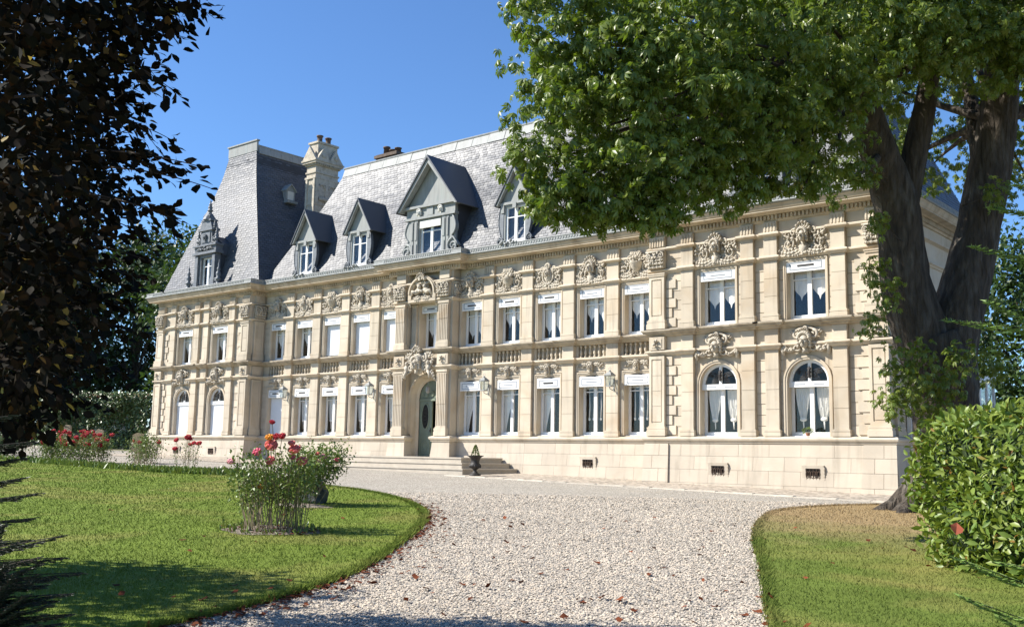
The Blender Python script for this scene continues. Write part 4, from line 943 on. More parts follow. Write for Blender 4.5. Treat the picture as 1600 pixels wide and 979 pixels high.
# dormers --------------------------------------------------------------
def gable_roof(e, ze, za, yf, yb, t=0.07):
    sl = []
    for sx in (-1, 1):
        mb = MB(); mb.prism([(sx*e, ze), (0, za), (0, za+t*1.3), (sx*(e+0.03), ze+t*0.3)], yf, yb); sl.append(mb)
    return sl
def console(mb, sx, x, zb, zt, r, dep):
    """S-curved scroll bracket standing against the dormer's side"""
    P = []; rd = []
    for t in np.linspace(0, 1, 22):
        a = math.pi/2-sx*0+sx*2*math.pi*1.6*t; rr = r*(1-0.85*t); P.append((x+rr*math.cos(a), 0.0, zb+r+rr*math.sin(a))); rd.append(r*0.2*(1-0.55*t))
    for q in (-0.03, dep): mb.tube([(p[0], q, p[2]) for p in P], rd, 5)
    L_ = bez((x-sx*r*0.2, 0, zt), (x+sx*r*1.1, 0, zt-0.35*(zt-zb)), (x-sx*r*0.25, 0, zb+r*2.4), 8)+bez((x-sx*r*0.25, 0, zb+r*2.4), (x+sx*r*0.2, 0, zb+2.0*r), (x+sx*r*0.95, 0, zb+r), 5)[1:]
    inner = x-sx*r*1.0
    mb.strip([(p[0], -0.02, p[2]) for p in L_], [(inner, -0.02, p[2]) for p in L_]); mb.strip([(p[0], -0.02, p[2]) for p in L_], [(p[0], dep, p[2]) for p in L_])
    mb.tube([(p[0], -0.02, p[2]) for p in L_], r*0.14, 5)
def small_dormer(x, seed):
    hw, zb, ze, za, dep = 0.50, 8.84, 10.50, 11.92, 1.75
    mb = MB(); mb.box(-0.66, -hw, 0, 0.12, zb, ze); mb.box(hw, 0.66, 0, 0.12, zb, ze); mb.box(-hw, hw, 0, 0.12, 10.38, ze); mb.box(-hw, hw, -0.05, 0.14, zb, zb+0.10)
    mb.prism([(-0.80, ze), (0.80, ze), (0, za-0.06)], 0.05, 0.12); mb.box(-0.74, 0.74, -0.06, 0.1, ze-0.04, ze+0.06); mb.box(-0.09, 0.09, -0.08, 0.0, 10.30, ze)
    for sx in (-1, 1):
        mb.prism([(sx*0.88, ze-0.06), (0, za-0.01), (0, za-0.15), (sx*0.80, ze-0.06)], -0.16, 0.0)
        mb.box(sx*0.62-0.08, sx*0.62+0.08, -0.05, 0.0, ze-0.35, ze-0.04)
    d = mb.build('dormer', M['zinc'], CH, loc=(x, -0.14, 0))
    for k, g in enumerate(gable_roof(0.92, ze-0.08, za, -0.20, dep)): g.build('roof_slope', M['slate'], d)
    for sx in (-1, 1):
        cm = MB(); cm.box(sx*0.64-0.03, sx*0.64+0.03, 0.12, dep, zb-0.05, ze); cm.build('cheek', M['slate_dark'], d)
        sm = MB(); console(sm, sx, sx*0.74, zb+0.02, ze-0.1, 0.17, 0.12); sm.build('scroll_console', M['lead'], d, True)
    k = (0.50, 1.44, 1.0)
    if k not in FR: FR[k] = (frame_mesh(*k).mesh('window', M['white']), pane_mesh(*k))
    inst('window', FR[k][0], d, (0, 0.06, zb+0.10))
    for a, b, z0, z1 in FR[k][1]: inst('pane', PANE, d, ((a+b)/2, 0.09, zb+0.10+(z0+z1)/2), scale=(b-a, 1, z1-z0))
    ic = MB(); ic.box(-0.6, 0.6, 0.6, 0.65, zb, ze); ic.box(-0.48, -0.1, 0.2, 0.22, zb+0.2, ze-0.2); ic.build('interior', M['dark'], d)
    om = MB(); lumps(om, 8, 0, 0, 0.45, 0.06, 0.04, 0.07, seed, -0.02); om.build('gutter_carving', M['zinc'], d, True, loc=(-0.0, -0.40, 8.86))['kind'] = 'stuff'
for i, x in enumerate((-8.15, -4.45, 4.55, 8.2)): small_dormer(x, i)
def big_dormer():
    zb, ze, za, dep = 8.84, 11.02, 13.02, 2.2; hw = 0.62
    mb = MB(); 
    for sx in (-1, 1):
        a, b = sorted((sx*hw, sx*1.40)); mb.box(a, b, 0.02, 0.15, zb, 10.62)
        for (xx, w_) in ((0.80, 0.10), (1.02, 0.07)): mb.box(sx*xx-w_, sx*xx+w_, -0.05, 0.02, zb+0.1, 10.5); mb.box(sx*xx-w_*0.6, sx*xx+w_*0.6, -0.075, -0.05, zb+0.2, zb+0.62); mb.box(sx*xx-w_*0.6, sx*xx+w_*0.6, -0.075, -0.05, zb+0.8, 10.4)
    mb.box(-hw, hw, 0.02, 0.15, 10.36, 10.62); mb.box(-1.46, 1.46, -0.10, 0.15, 10.50, 10.60); mb.box(-1.40, 1.40, -0.02, 0.15, 10.60, 10.98); mb.box(-1.52, 1.52, -0.14, 0.15, 10.98, ze+0.06)
    mb.box(-0.18, 0.18, -0.07, 0.0, 10.62, 10.96); mb.prism([(-1.5, ze), (1.5, ze), (0, za-0.08)], 0.06, 0.15); mb.box(-1.45, 1.45, -0.05, 0.15, zb, zb+0.10)
    for sx in (-1, 1): mb.prism([(sx*1.72, ze-0.14), (0, za-0.01), (0, za-0.22), (sx*1.58, ze-0.14)], -0.28, 0.0)
    d = mb.build('dormer', M['zinc'], CH, loc=(0.02, -0.20, 0)); d['label'] = 'large central dormer with plain triangular zinc gable'
    for g in gable_roof(1.76, ze-0.18, za, -0.34, dep, 0.09): g.build('roof_slope', M['slate'], d)
    for sx in (-1, 1):
        cm = MB(); cm.box(sx*1.36-0.03, sx*1.36+0.03, 0.15, dep, zb-0.05, ze); cm.build('cheek', M['slate_dark'], d)
        sm = MB(); console(sm, sx, sx*1.32, zb+0.02, 10.5, 0.32, 0.16); sm.build('scroll_console', M['zinc'], d, True)
        hm = MB(); head(hm, sx*0.62, 10.79, 1.0, -0.06); hm.build('mask', M['offwhite'], d, True)
    k = (0.62, 1.52, 1.02)
    if k not in FR: FR[k] = (frame_mesh(*k).mesh('window', M['white']), pane_mesh(*k))
    inst('window', FR[k][0], d, (0, 0.10, zb+0.10))
    for a, b, z0, z1 in FR[k][1]: inst('pane', PANE, d, ((a+b)/2, 0.13, zb+0.10+(z0+z1)/2), scale=(b-a, 1, z1-z0))
    lm_ = MB(); lm_.box(-0.6, 0.6, -0.03, 0.05, 10.12, 10.42); lm_.build('blind_box', M['offwhite'], d)
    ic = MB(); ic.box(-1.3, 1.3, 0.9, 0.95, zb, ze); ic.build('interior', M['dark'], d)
big_dormer()
def finial(mb, x, y, z, h, r):
    mb.lathe([(r*p, h*q) for p, q in ((1.0, 0), (1.0, .06), (.6, .08), (.55, .2), (.9, .23), (.95, .28), (.5, .32), (.75, .42), (.7, .5), (.35, .56), (.55, .6), (.5, .65), (.2, .72), (.32, .8), (.1, .88), (.02, 1.0))], (x, y, z), 8)
def lead_dormer(x, flip):
    zb = 8.84; mb = MB(); hw = 0.46
    for sx in (-1, 1):
        a, b = sorted((sx*hw, sx*0.86)); mb.box(a, b, 0, 0.25, zb, 10.55); mb.box(sx*0.74-0.12, sx*0.74+0.12, -0.10, 0, zb, 10.5); mb.box(sx*0.74-0.15, sx*0.74+0.15, -0.13, 0.02, zb, zb+0.35)
    mb.box(-hw, hw, 0, 0.25, 10.40, 10.55); mb.box(-1.02, 1.02, -0.18, 0.3, 10.55, 10.68); mb.box(-0.92, 0.92, -0.10, 0.3, 10.68, 10.95); mb.box(-1.0, 1.0, -0.2, 0.3, 10.95, 11.03)
    mb.box(-0.48, 0.48, -0.08, 0.3, 11.03, 11.75); mb.box(-0.36, 0.36, -0.12, -0.08, 11.15, 11.65); mb.box(-0.60, 0.60, -0.18, 0.3, 11.75, 11.86); mb.prism([(-0.50, 11.86), (0.50, 11.86), (0.32, 12.25), (-0.32, 12.25)], -0.12, 0.28); mb.box(-0.40, 0.40, -0.16, 0.28, 12.25, 12.33)
    mb.lathe([(0.34, 0), (0.30, 0.12), (0.16, 0.3), (0.10, 0.36)], (0, 0.05, 12.33), 8)
    d = mb.build('lead_dormer', M['lead'], CH, loc=(x, -0.85, 0))
    for fx, fy, fz, fh, fr_ in [(0, 0.05, 12.6, 0.85, 0.16)]+[(sx*a_, b_, c_, d_, e_) for sx in (-1, 1) for a_, b_, c_, d_, e_ in ((0.78, 0.0, 11.03, 0.95, 0.15), (0.56, 0.0, 11.86, 0.45, 0.09), (1.30, -0.12, zb-0.02, 1.35, 0.17))]:
        fm = MB(); finial(fm, fx, fy, fz, fh, fr_); fm.build('finial', M['lead'], d, True)
    om = MB(); head(om, 0, 11.4, 1.0, -0.16); om.build('mask', M['lead'], d, True)
    for sx in (-1, 1):
        for a_ in ((0.66, 11.22, 0.17, 0.05, -0.06), (1.0, 9.08, 0.17, 0.05, -0.06), (0.2, 12.5, 0.12, 0.04, -0.1)):
            om = MB(); scroll(om, sx*a_[0], a_[1], a_[2], 1.4, sx, a_[3], math.pi/2, a_[4]); om.build('scroll', M['lead'], d, True)
    om = MB()
    for sx in (-1, 1): acanth(om, (sx*0.05, 10.80), (sx*0.5, 10.9), (sx*0.75, 10.75), 0.06, 8, -0.12)
    lumps(om, 14, 0, 10.82, 0.7, 0.08, 0.04, 0.07, 6, -0.12); om.build('frieze_carving', M['lead'], d, True)
    rm = MB(); rm.prism([(-0.9, 10.5), (0.9, 10.5), (0.8, 11.1), (0.3, 11.5), (-0.3, 11.5), (-0.8, 11.1)], 0.3, 1.9); rm.build('dormer_roof', M['slate'], d)
    cm = MB(); cm.box(-0.86, -0.82, 0.25, 1.8, zb, 10.5); cm.box(0.82, 0.86, 0.25, 1.8, zb, 10.5); cm.build('cheeks', M['slate_dark'], d)
    k = (0.46, 1.5, 1.05)
    if k not in FR: FR[k] = (frame_mesh(*k).mesh('window', M['white']), pane_mesh(*k))
    inst('window', FR[k][0], d, (0, 0.14, zb+0.06))
    for a, b, z0, z1 in FR[k][1]: inst('pane', PANE, d, ((a+b)/2, 0.17, zb+0.06+(z0+z1)/2), scale=(b-a, 1, z1-z0))
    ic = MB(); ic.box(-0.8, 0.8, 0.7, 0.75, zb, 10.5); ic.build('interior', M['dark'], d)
for s in (-1, 1): lead_dormer(s*XC, s)

# chimneys ----------------------------------------------------------------
def stone_chimney(x, y):
    a, b = 0.36, 0.74; mb = MB(); mb.box(-a, a, -b, b, 8.6, 15.42)
    for z0, z1, e in ((13.35, 13.45, 0.03), (14.72, 14.82, 0.07), (15.02, 15.10, 0.05), (15.42, 15.52, 0.08), (15.52, 15.62, 0.17), (15.62, 15.70, 0.22)): mb.box(-a-e, a+e, -b-e, b+e, z0, z1)
    mb.box(-a+0.02, a-0.02, -b+0.1, b-0.1, 15.70, 16.62); mb.box(-a-0.04, a+0.04, -b+0.04, b-0.04, 16.62, 16.72)
    for sx in (-1, 1):   # gables on the four sides
        mb.prism([(-a-0.18, 15.70), (a+0.18, 15.70), (0, 16.42)], sx*(b+0.12)-0.07, sx*(b+0.12)+0.07)
        for yy in (-0.40, 0.40): mb.prism_x([(yy-0.42, 15.70), (yy+0.42, 15.70), (yy, 16.40)], sx*(a+0.13)-0.07, sx*(a+0.13)+0.07)
        # pilaster strips and arched panels
        for yy in (-0.64, 0.0, 0.64): mb.box(sx*(a+0.02)-0.035, sx*(a+0.02)+0.035, yy-0.09, yy+0.09, 13.45, 14.72)
        for xx in (-0.29, 0.29): mb.box(xx-0.07, xx+0.07, sx*(b+0.02)-0.035, sx*(b+0.02)+0.035, 9, 14.72)
        mb.box(sx*(a+0.02)-0.03, sx*(a+0.02)+0.03, -0.6, 0.6, 14.45, 14.72)
    c = mb.build('chimney', M['stone_carved'], CH, loc=(x, y, 0))
    om = MB()
    for sx in (-1, 1):
        for yy in (-0.40, 0.40): om.ell((sx*(a+0.21), yy, 15.92), (0.05, 0.12, 0.12)); lumps(om, 1, 0, 15.2, 0.01, 0.01, 0.03, 0.04, 1)
        for k in range(12): om.ell((sx*(a+0.12), -0.72+k*0.13, 15.48), (0.06, 0.045, 0.045), 6, 4)
        for yy in (-0.33, 0.33): om.tube([(sx*(a+0.03), yy+0.20*math.cos(q), 14.25+0.2*math.sin(q)) for q in np.linspace(0, math.pi, 9)], 0.035, 5)
        om.box(sx*(a+0.07)-0.04, sx*(a+0.07)+0.04, -0.5, 0.5, 13.60, 13.78)
    om.build('chimney_carving', M['stone_carved'], c, True)
    for yy in (-0.28, 0.28):
        pm_ = MB(); pm_.lathe([(0.17, 0), (0.17, 0.08), (0.13, 0.1), (0.14, 0.34), (0.18, 0.36), (0.18, 0.42), (0.12, 0.42)], (0, yy, 16.72), 10); pm_.build('chimney_pot', M['rust'], c, True)
for s in (-1, 1): stone_chimney(s*11.75, 3.55)
def brick_chimney(x, y, z):
    mb = MB(); mb.box(-0.75, 0.75, -0.35, 0.35, 9, z); mb.box(-0.83, 0.83, -0.43, 0.43, z-0.2, z-0.05); c = mb.build('chimney', M['brick'], CH, loc=(x, y, 0))
    for xx, h_ in ((-0.35, 0.45), (0.1, 0.22), (0.5, 0.25)): pm_ = MB(); pm_.lathe([(0.17, 0), (0.15, h_*0.8), (0.19, h_*0.82), (0.19, h_), (0.13, h_)], (xx, 0, z), 10); pm_.build('chimney_pot', M['rust'], c, True)
brick_chimney(-8.35, 5.2, 16.0); brick_chimney(6.0, 5.2, 15.6)

# ------------------------------------------------------------------ steps, paving
ST_ = empty('front_steps', (0, -1.5, 0.1), label='wide pale stone perron of three steps below the green door', cat='steps')
for k, (hx_, yy, zt) in enumerate(((4.95, -3.22, 0.315), (4.58, -2.86, 0.51), (4.21, -2.50, 0.70))):
    mb = MB(); yb_ = -0.60 if k == 2 else -0.30
    mb.box(-hx_, hx_, yy, -0.24, -0.3, zt-0.05); mb.box(-hx_-0.03, hx_+0.03, yy-0.03, -0.24, zt-0.05, zt); mb.build('step', M['step'], ST_, loc=(0, 1.5, -0.1-0.0*k))
for xs in ((4.98, 21.2), (-19.6, -4.98)):
    pz = [(xs[0], -0.2), (xs[0], -4.1), (xs[1], -4.5 if xs[1] > 0 else -4.1), (xs[1], -0.2)]
    sheet('paving', [(a, b) for a, b in pz], 0.012, M['paving'])
KB = MB(); KB.box(-0.5, 0.5, -0.08, 0.08, -0.06, 0.03); KBM = KB.mesh('kerb_stone', M['kerb'])
KR = empty('paving_kerb', (12, -4.3, gz(12, -4.3)), kind='structure'); KR.name = 'paving_kerb'
x = 5.0
while x < 21.0:
    L_ = random.uniform(0.8, 1.3); yk = -4.12-0.4*(x-5)/16.2; o = inst('kerb_stone', KBM, KR, (x+L_/2-12, yk+4.3, gz(x+L_/2, yk)-gz(12, -4.3)), rot=(0, 0, -0.024), scale=(L_-0.012, random.uniform(0.9, 1.2), 1)); x += L_

# ------------------------------------------------------------------ wall lanterns
def lantern(x, label):
    root = empty('wall_lantern', (x+0.10, -0.13, 3.18), label=label, cat='lantern', group='lanterns along the facade')
    mb = MB(); mb.box(-0.05, 0.05, -0.03, 0.02, -0.12, 0.45); mb.tube([(0, 0, 0.0), (0, -0.14, -0.08), (0, -0.40, -0.02), (0, -0.40, 0.10)], 0.022, 6); mb.tube([(0, 0, 0.35), (0, -0.15, 0.16), (0, -0.38, 0.08)], 0.014, 5); mb.build('bracket', M['zinc'], root)
    body = MB(); z0, z1, a, b = 0.10, 0.58, 0.13, 0.20
    for sx in (-1, 1):
        for sy in (-1, 1): body.tube([(sx*a, -0.40+sy*a, z0), (sx*b, -0.40+sy*b, z1)], 0.018, 4)
    body.box(-a-0.03, a+0.03, -0.40-a-0.03, -0.40+a+0.03, z0-0.03, z0+0.02); body.box(-b-0.02, b+0.02, -0.40-b-0.02, -0.40+b+0.02, z1-0.02, z1+0.025); body.build('lantern_frame', M['zinc'], root)
    g = MB(); g.add([(sx*a, -0.40+sy*a, z0+0.02) for sx, sy in ((-1, -1), (1, -1), (1, 1), (-1, 1))]+[(sx*b, -0.40+sy*b, z1-0.02) for sx, sy in ((-1, -1), (1, -1), (1, 1), (-1, 1))], [(0, 1, 5, 4), (1, 2, 6, 5), (2, 3, 7, 6), (3, 0, 4, 7)]); g.build('lantern_glass', M['lampglass'], root)
    c = MB(); c.add([(sx*(b+0.03), -0.40+sy*(b+0.03), z1+0.025) for sx, sy in ((-1, -1), (1, -1), (1, 1), (-1, 1))]+[(sx*0.07, -0.40+sy*0.07, z1+0.17) for sx, sy in ((-1, -1), (1, -1), (1, 1), (-1, 1))], [(0, 1, 5, 4), (1, 2, 6, 5), (2, 3, 7, 6), (3, 0, 4, 7), (4, 5, 6, 7)])
    c.lathe([(0.06, 0), (0.07, 0.05), (0.02, 0.08)], (0, -0.40, z1+0.17), 8); c.tube([(0.07*math.cos(q), -0.40, z1+0.31+0.07*math.sin(q)) for q in np.linspace(0, 6.28, 12)], 0.01, 4); c.build('lantern_cap', M['zinc'], root)
    bl = MB(); bl.lathe([(0.03, 0), (0.035, 0.1), (0.02, 0.2)], (0, -0.40, z0+0.02), 8); bl.build('bulb', M['offwhite'], root); root.scale = (0.66, 0.66, 0.76)
lantern(-9.10, 'wall lantern on the stone pier nearest the left pavilion'); lantern(-3.26, 'wall lantern on the pier just left of the green door')
lantern(3.26, 'wall lantern on the pier just right of the green door, above the urn'); lantern(9.10, 'wall lantern on the stone pier nearest the right pavilion')

# ------------------------------------------------------------------ urn and pots
UX, UY = 5.62, -3.30; UZ = gz(UX, UY)
u = empty('garden_urn', (UX, UY, UZ+0.0), label='dark cast iron urn standing by the right end of the steps', cat='urn')
mb = MB(); mb.lathe([(0.20, 0.0), (0.20, 0.05), (0.15, 0.07), (0.10, 0.12), (0.06, 0.17), (0.055, 0.2), (0.09, 0.23), (0.16, 0.28), (0.20, 0.34), (0.20, 0.38), (0.15, 0.43), (0.145, 0.50), (0.17, 0.60), (0.24, 0.66), (0.29, 0.68), (0.29, 0.70), (0.22, 0.695), (0.18, 0.66)], seg=20); mb.build('bowl', M['iron'], u, True)
mb = MB(); mb.box(-0.22, 0.22, -0.22, 0.22, -0.06, 0.0); mb.build('foot', M['iron'], u)
for k in range(14): 
    a = 2*math.pi*k/14; mb = MB() if k == 0 else mb; mb.ell((0.185*math.cos(a), 0.185*math.sin(a), 0.33), (0.03, 0.03, 0.06), 6, 4)
mb.build('gadroons', M['iron'], u, True)
CHEST_LOBES = [(22.76, -10.99, 9.35, 1.2), (23.4, -9.8, 9.46, 1.25), (24.13, -8.54, 9.56, 1.3), (24.64, -7.43, 9.46, 1.1), (20.17, -17.1, 4.77, 0.35), (20.65, -16.82, 4.76, 0.35), (20.97, -16.42, 4.72, 0.35), (21.12, -16.15, 4.65, 0.25), (21.25, -14.84, 5.36, 0.4), (21.79, -13.78, 5.64, 0.35), (22.09, -12.88, 5.73, 0.32), (21.58, -14.55, 5.3, 0.3), (19.68, -17.39, 4.79, 0.35), (19.77, -17.23, 7.97, 0.95), (19.41, -17.19, 7.52, 0.6), (19.96, -16.85, 6.77, 0.75), (19.78, -17.53, 6.03, 0.6), (19.61, -17.56, 5.42, 0.5), (19.86, -17.29, 5.12, 0.45), (20.64, -17, 7.11, 1.1), (20.71, -17, 5.99, 0.95), (20.55, -17.12, 5.21, 0.55), (20.92, -16.41, 5.15, 0.5), (21.22, -16, 7.95, 1.5), (21.41, -16.24, 6.53, 1.25), (21.27, -15.81, 5.7, 0.7), (21.17, -16.05, 5.08, 0.35), (21.49, -14.71, 5.76, 0.6), (22.01, -14.63, 7.76, 1.5), (21.97, -14.46, 6.58, 1), (22.08, -13.61, 6.03, 0.5), (22.61, -12.95, 8.52, 1.5), (22.3, -12.98, 7.27, 0.9), (22.19, -11.63, 6.61, 0.55), (22.09, -10.97, 6.15, 0.35), (22.9, -10.3, 9.89, 1.3), (23.6, -8.5, 10.49, 1.4), (24.25, -7.24, 10.19, 1.2), (18.42, -13.14, 8.33, 1.7), (18.05, -14.8, 8.44, 1.1), (19.56, -10.94, 8.73, 1.9), (20.2, -8.51, 9.31, 1.7), (20.67, -4.98, 10.25, 2.2), (21.73, -3.41, 10.14, 2.2), (22.98, -2.35, 10.17, 2), (24.31, -1.78, 9.54, 2), (22.54, -4.91, 11.3, 2.4), (20.28, -10.57, 10.1, 2.3), (19.23, -12.72, 9.77, 2), (21.1, -7.32, 10.54, 2), (21.19, -2.92, 8.57, 0.9), (20.42, -3.55, 8.46, 0.8), (22.97, -1.38, 8.36, 0.9), (19.79, -8.01, 8.23, 0.8), (19.32, -9.28, 9.43, 2.1), (19.64, -7.92, 10.72, 2.3), (18.36, -8.99, 10.68, 2.2), (18.87, -10.77, 11.91, 2.5), (19.75, -8.77, 12.28, 2.6), (17.74, -11.62, 7.7, 1.3), (18.2, -10.91, 8.09, 1.3), (17.48, -12.45, 7.4, 1), (18.73, -10.44, 7.96, 1.2), (18.7, -10.78, 9.71, 1.6), (20.41, -15.73, 10.02, 2.5), (21.94, -13.9, 10.66, 2.9), (23.22, -11.03, 11.75, 3.2), (24.61, -7.3, 12.22, 3), (25.67, -4.62, 9.68, 2.4)]
CHEST_SHOOTS = [(22, -9.45, 4.62, 0.36), (21.89, -9.34, 3.53, 0.35), (22.12, -9.54, 5.65, 0.3), (22.5, -8.62, 2.38, 0.62), (22.2, -9.07, 1.98, 0.45), (23.02, -8.45, 2.38, 0.4), (22.6, -8.66, 3.03, 0.35), (23.07, -7.72, 2.95, 0.4), (23.05, -5.63, 2.99, 0.5), (22.99, -5.93, 4.4, 0.3), (22.78, -8.55, 1.8, 0.4), (22.19, -8.98, 2.89, 0.4), (23.77, -6.98, 6.54, 0.4), (22.14, -9.25, 4.18, 0.4)]
BEECH_LOBES = [(24.3, -27.7, 3, 0.42), (24.06, -27.27, 3.14, 0.42), (23.81, -26.88, 3.48, 0.36), (24.84, -27.81, 2.47, 0.36), (24.09, -27.18, 2.77, 0.36), (24.72, -27.85, 2.13, 0.36), (23.98, -27.21, 2.4, 0.36), (23.64, -26.83, 2.42, 0.26), (24.24, -27.55, 1.89, 0.4), (23.51, -26.88, 2.04, 0.36), (24.19, -27.53, 1.52, 0.4), (23.38, -26.9, 1.62, 0.35), (23.66, -27.26, 1.22, 0.4), (22.8, -26.67, 1.25, 0.3), (22.7, -26.72, 1.03, 0.25), (24.43, -27.03, 3.55, 0.4), (24.64, -27.48, 3.38, 0.45), (24.85, -27.94, 3.2, 0.55), (21.09, -26.36, 3.97, 0.55), (21.54, -26.08, 3.84, 0.5), (21.03, -26.27, 3.17, 0.55), (21.49, -26, 3.1, 0.5), (21.01, -26.14, 2.37, 0.55), (21.37, -25.96, 2.36, 0.46), (20.96, -26.06, 1.68, 0.55), (21.26, -25.93, 1.62, 0.4), (20.87, -26.02, 1.09, 0.3), (22.31, -27.46, 3.34, 0.75), (22.23, -27.34, 2.27, 0.75), (22.15, -27.22, 1.28, 0.7), (21.05, -27.94, 3.73, 1), (20.93, -27.75, 2.12, 1), (20.72, -27.58, 0.97, 0.8), (19.96, -28.72, 3.02, 1.1), (19.84, -28.54, 1.41, 1.1), (21.84, -28.17, 5.04, 1.2), (23.32, -27.52, 4.76, 1), (22.95, -28.05, 5.95, 1.3), (24, -27.1, 5.58, 1.1), (19.12, -29.77, 3.38, 1.2), (18.98, -29.56, 1.59, 1.2), (19.75, -27.45, 0.08, 0.6), (18.98, -28.39, 0.22, 0.8)]
BEECH_TWIGS = [((23.79, -27.03, 3.47), (24.69, -26.77, 3.34)), ((23.75, -27.05, 3.38), (24.55, -26.86, 3.15)), ((24.14, -27.19, 3.1), (24.84, -27.05, 2.68)), ((23.69, -27.03, 3.02), (24.43, -26.92, 2.96)), ((24.11, -27.15, 2.7), (24.78, -27.06, 2.45)), ((24.2, -27.29, 2.44), (25.07, -27.05, 2.25)), ((24.12, -27.09, 2.4), (24.93, -26.89, 2.19)), ((23.99, -27.17, 2.25), (24.74, -27.02, 2.03)), ((23.89, -26.99, 2.27), (24.62, -26.86, 2.05)), ((23.65, -27.03, 2.82), (24.3, -27, 2.81)), ((23.41, -26.87, 2.28), (24.13, -26.74, 2.03)), ((23.1, -26.68, 1.97), (23.83, -26.57, 1.83)), ((22.71, -26.55, 1.66), (23.5, -26.39, 1.54)), ((22.46, -26.45, 1.41), (23.21, -26.33, 1.28)), ((22.34, -26.52, 1.18), (23.1, -26.38, 1.04)), ((23.94, -26.91, 3.54), (24.58, -26.85, 3.27)), ((23.63, -27, 2.55), (24.34, -26.92, 2.48)), ((23.33, -26.9, 2.08), (24.08, -26.76, 1.91)), ((22.92, -26.67, 1.81), (23.62, -26.58, 1.66))]
YEW_SPRAYS = [((24.43, -27.85, 0.77), (24.7, -27.63, 0.81)), ((24.42, -27.84, 0.68), (24.66, -27.65, 0.73)), ((24.79, -28.03, 0.52), (25.1, -27.78, 0.58)), ((24.78, -28.02, 0.43), (25.07, -27.78, 0.47)), ((25.07, -28.15, 0.32), (25.46, -27.84, 0.42)), ((25.07, -28.15, 0.3), (25.46, -27.82, 0.33)), ((25.07, -28.14, 0.24), (25.52, -27.77, 0.27)), ((25.17, -28.18, 0.23), (25.51, -27.9, 0.25)), ((25.19, -28.16, 0.18), (25.48, -27.94, 0.31)), ((25.4, -28.24, 0.13), (25.67, -28.02, 0.19)), ((25.39, -28.23, 0.06), (25.68, -28, 0.14)), ((24.99, -28.1, 0.37), (25.25, -27.88, 0.39)), ((25.43, -28.19, 0.04), (25.72, -27.96, 0.07)), ((24.63, -27.92, 0.59), (24.85, -27.74, 0.64)), ((25.28, -28.23, 0.29), (25.53, -28.05, 0.4)), ((25.28, -28.22, 0.17), (25.67, -27.89, 0.21)), ((24.18, -27.82, 0.9), (24.44, -27.61, 0.94)), ((25.53, -28.24, 0.03), (25.73, -28.1, 0.23)), ((25.53, -28.24, 0.03), (25.7, -28.14, 0.3)), ((25.33, -28.16, 0.09), (25.66, -27.88, 0.13)), ((25.55, -28.25, 0.18), (25.69, -28.16, 0.35)), ((25.45, -28.22, 0.28), (25.58, -28.15, 0.48)), ((25.38, -28.25, 0.13), (25.65, -28.05, 0.27)), ((25.38, -28.25, 0.07), (25.7, -27.99, 0.18)), ((25.48, -28.29, 0.05), (25.76, -28.06, 0.12)), ((25.28, -28.22, 0.22), (25.59, -27.96, 0.24)), ((25.27, -28.21, 0.16), (25.62, -27.93, 0.18)), ((25.37, -28.24, 0.04), (25.73, -27.95, 0.11)), ((25.48, -28.28, 0.03), (25.71, -28.11, 0.17)), ((25.28, -28.22, 0.19), (25.54, -28.02, 0.3)), ((25.17, -28.18, 0.24), (25.48, -27.94, 0.34))]
FIR_SPRAYS = [((28.64, -24.51, 1.96), (28.32, -24.79, 2.02)), ((28.64, -24.46, 1.73), (28.24, -24.82, 1.83)), ((28.73, -24.85, 1.37), (28.24, -25.27, 1.42)), ((28.66, -24.64, 1.34), (28.33, -24.95, 1.54)), ((28.71, -25.19, 0.23), (28.33, -25.55, 0.41)), ((28.75, -25.4, 0.12), (28.4, -25.73, 0.28)), ((28.74, -25.19, 0.34), (28.47, -25.43, 0.39)), ((28.77, -25.51, 0.04), (28.54, -25.73, 0.22)), ((28.65, -24.27, 2.15), (28.37, -24.51, 2.18)), ((28.71, -24.56, 1.11), (28.54, -24.73, 1.28)), ((28.72, -24.74, 0.7), (28.56, -24.9, 0.86))]
ROSE_BLOOMS = [(17.18, -20.58, 0.87, 'coral', 0.085), (17.43, -20.35, 0.82, 'coral', 0.085), (17.15, -20.56, 0.65, 'coral', 0.065), (17.50, -20.26, 0.65, 'coral', 0.075), (17.24, -20.54, 1.00, 'red', 0.050), (17.31, -20.49, 1.01, 'red', 0.050), (17.16, -20.61, 0.99, 'orange', 0.055), (17.01, -20.70, 0.77, 'pink2', 0.060), (17.21, -20.61, 1.21, 'red', 0.040), (16.71, -20.93, 0.63, 'pink', 0.055), (17.41, -20.39, 0.91, 'coral', 0.050), (17.39, -20.36, 0.71, 'pink2', 0.045), (17.01, -20.61, 0.27, 'orange', 0.035)]
ROSETREE_BLOOMS = [(13.67, -16.68, 0.70, 'pink', 0.060), (13.59, -16.73, 0.59, 'pink', 0.060), (13.87, -16.50, 0.65, 'pink2', 0.045), (13.59, -16.76, 0.76, 'coral', 0.040)]
# ------------------------------------------------------------------ foliage helpers
def nrm(a): return a/(np.linalg.norm(a, axis=-1, keepdims=True)+1e-9)
def frames(t, n):
    t = nrm(t); n = n-t*np.sum(n*t, axis=-1, keepdims=True); n = nrm(n); x = np.cross(t, n); return np.stack([x, t, n], axis=-1)
def scatter(name, tv, tf, pos, t, n, sc, m, parent=None, smooth=False, kind=None):
    R = frames(t, n); tv = np.asarray(tv, float); sc = np.asarray(sc).reshape(-1, 1, 1)
    V = np.einsum('nij,kj->nki', R, tv)*sc+pos[:, None, :]; k = len(tv)
    F = (np.asarray(tf)[None]+(np.arange(len(pos))*k)[:, None, None]).reshape(-1, len(tf[0]))
    o = inst(name, mesh_np(name, V.reshape(-1, 3), F, m, smooth), parent)
    if kind: o['kind'] = kind
    return o
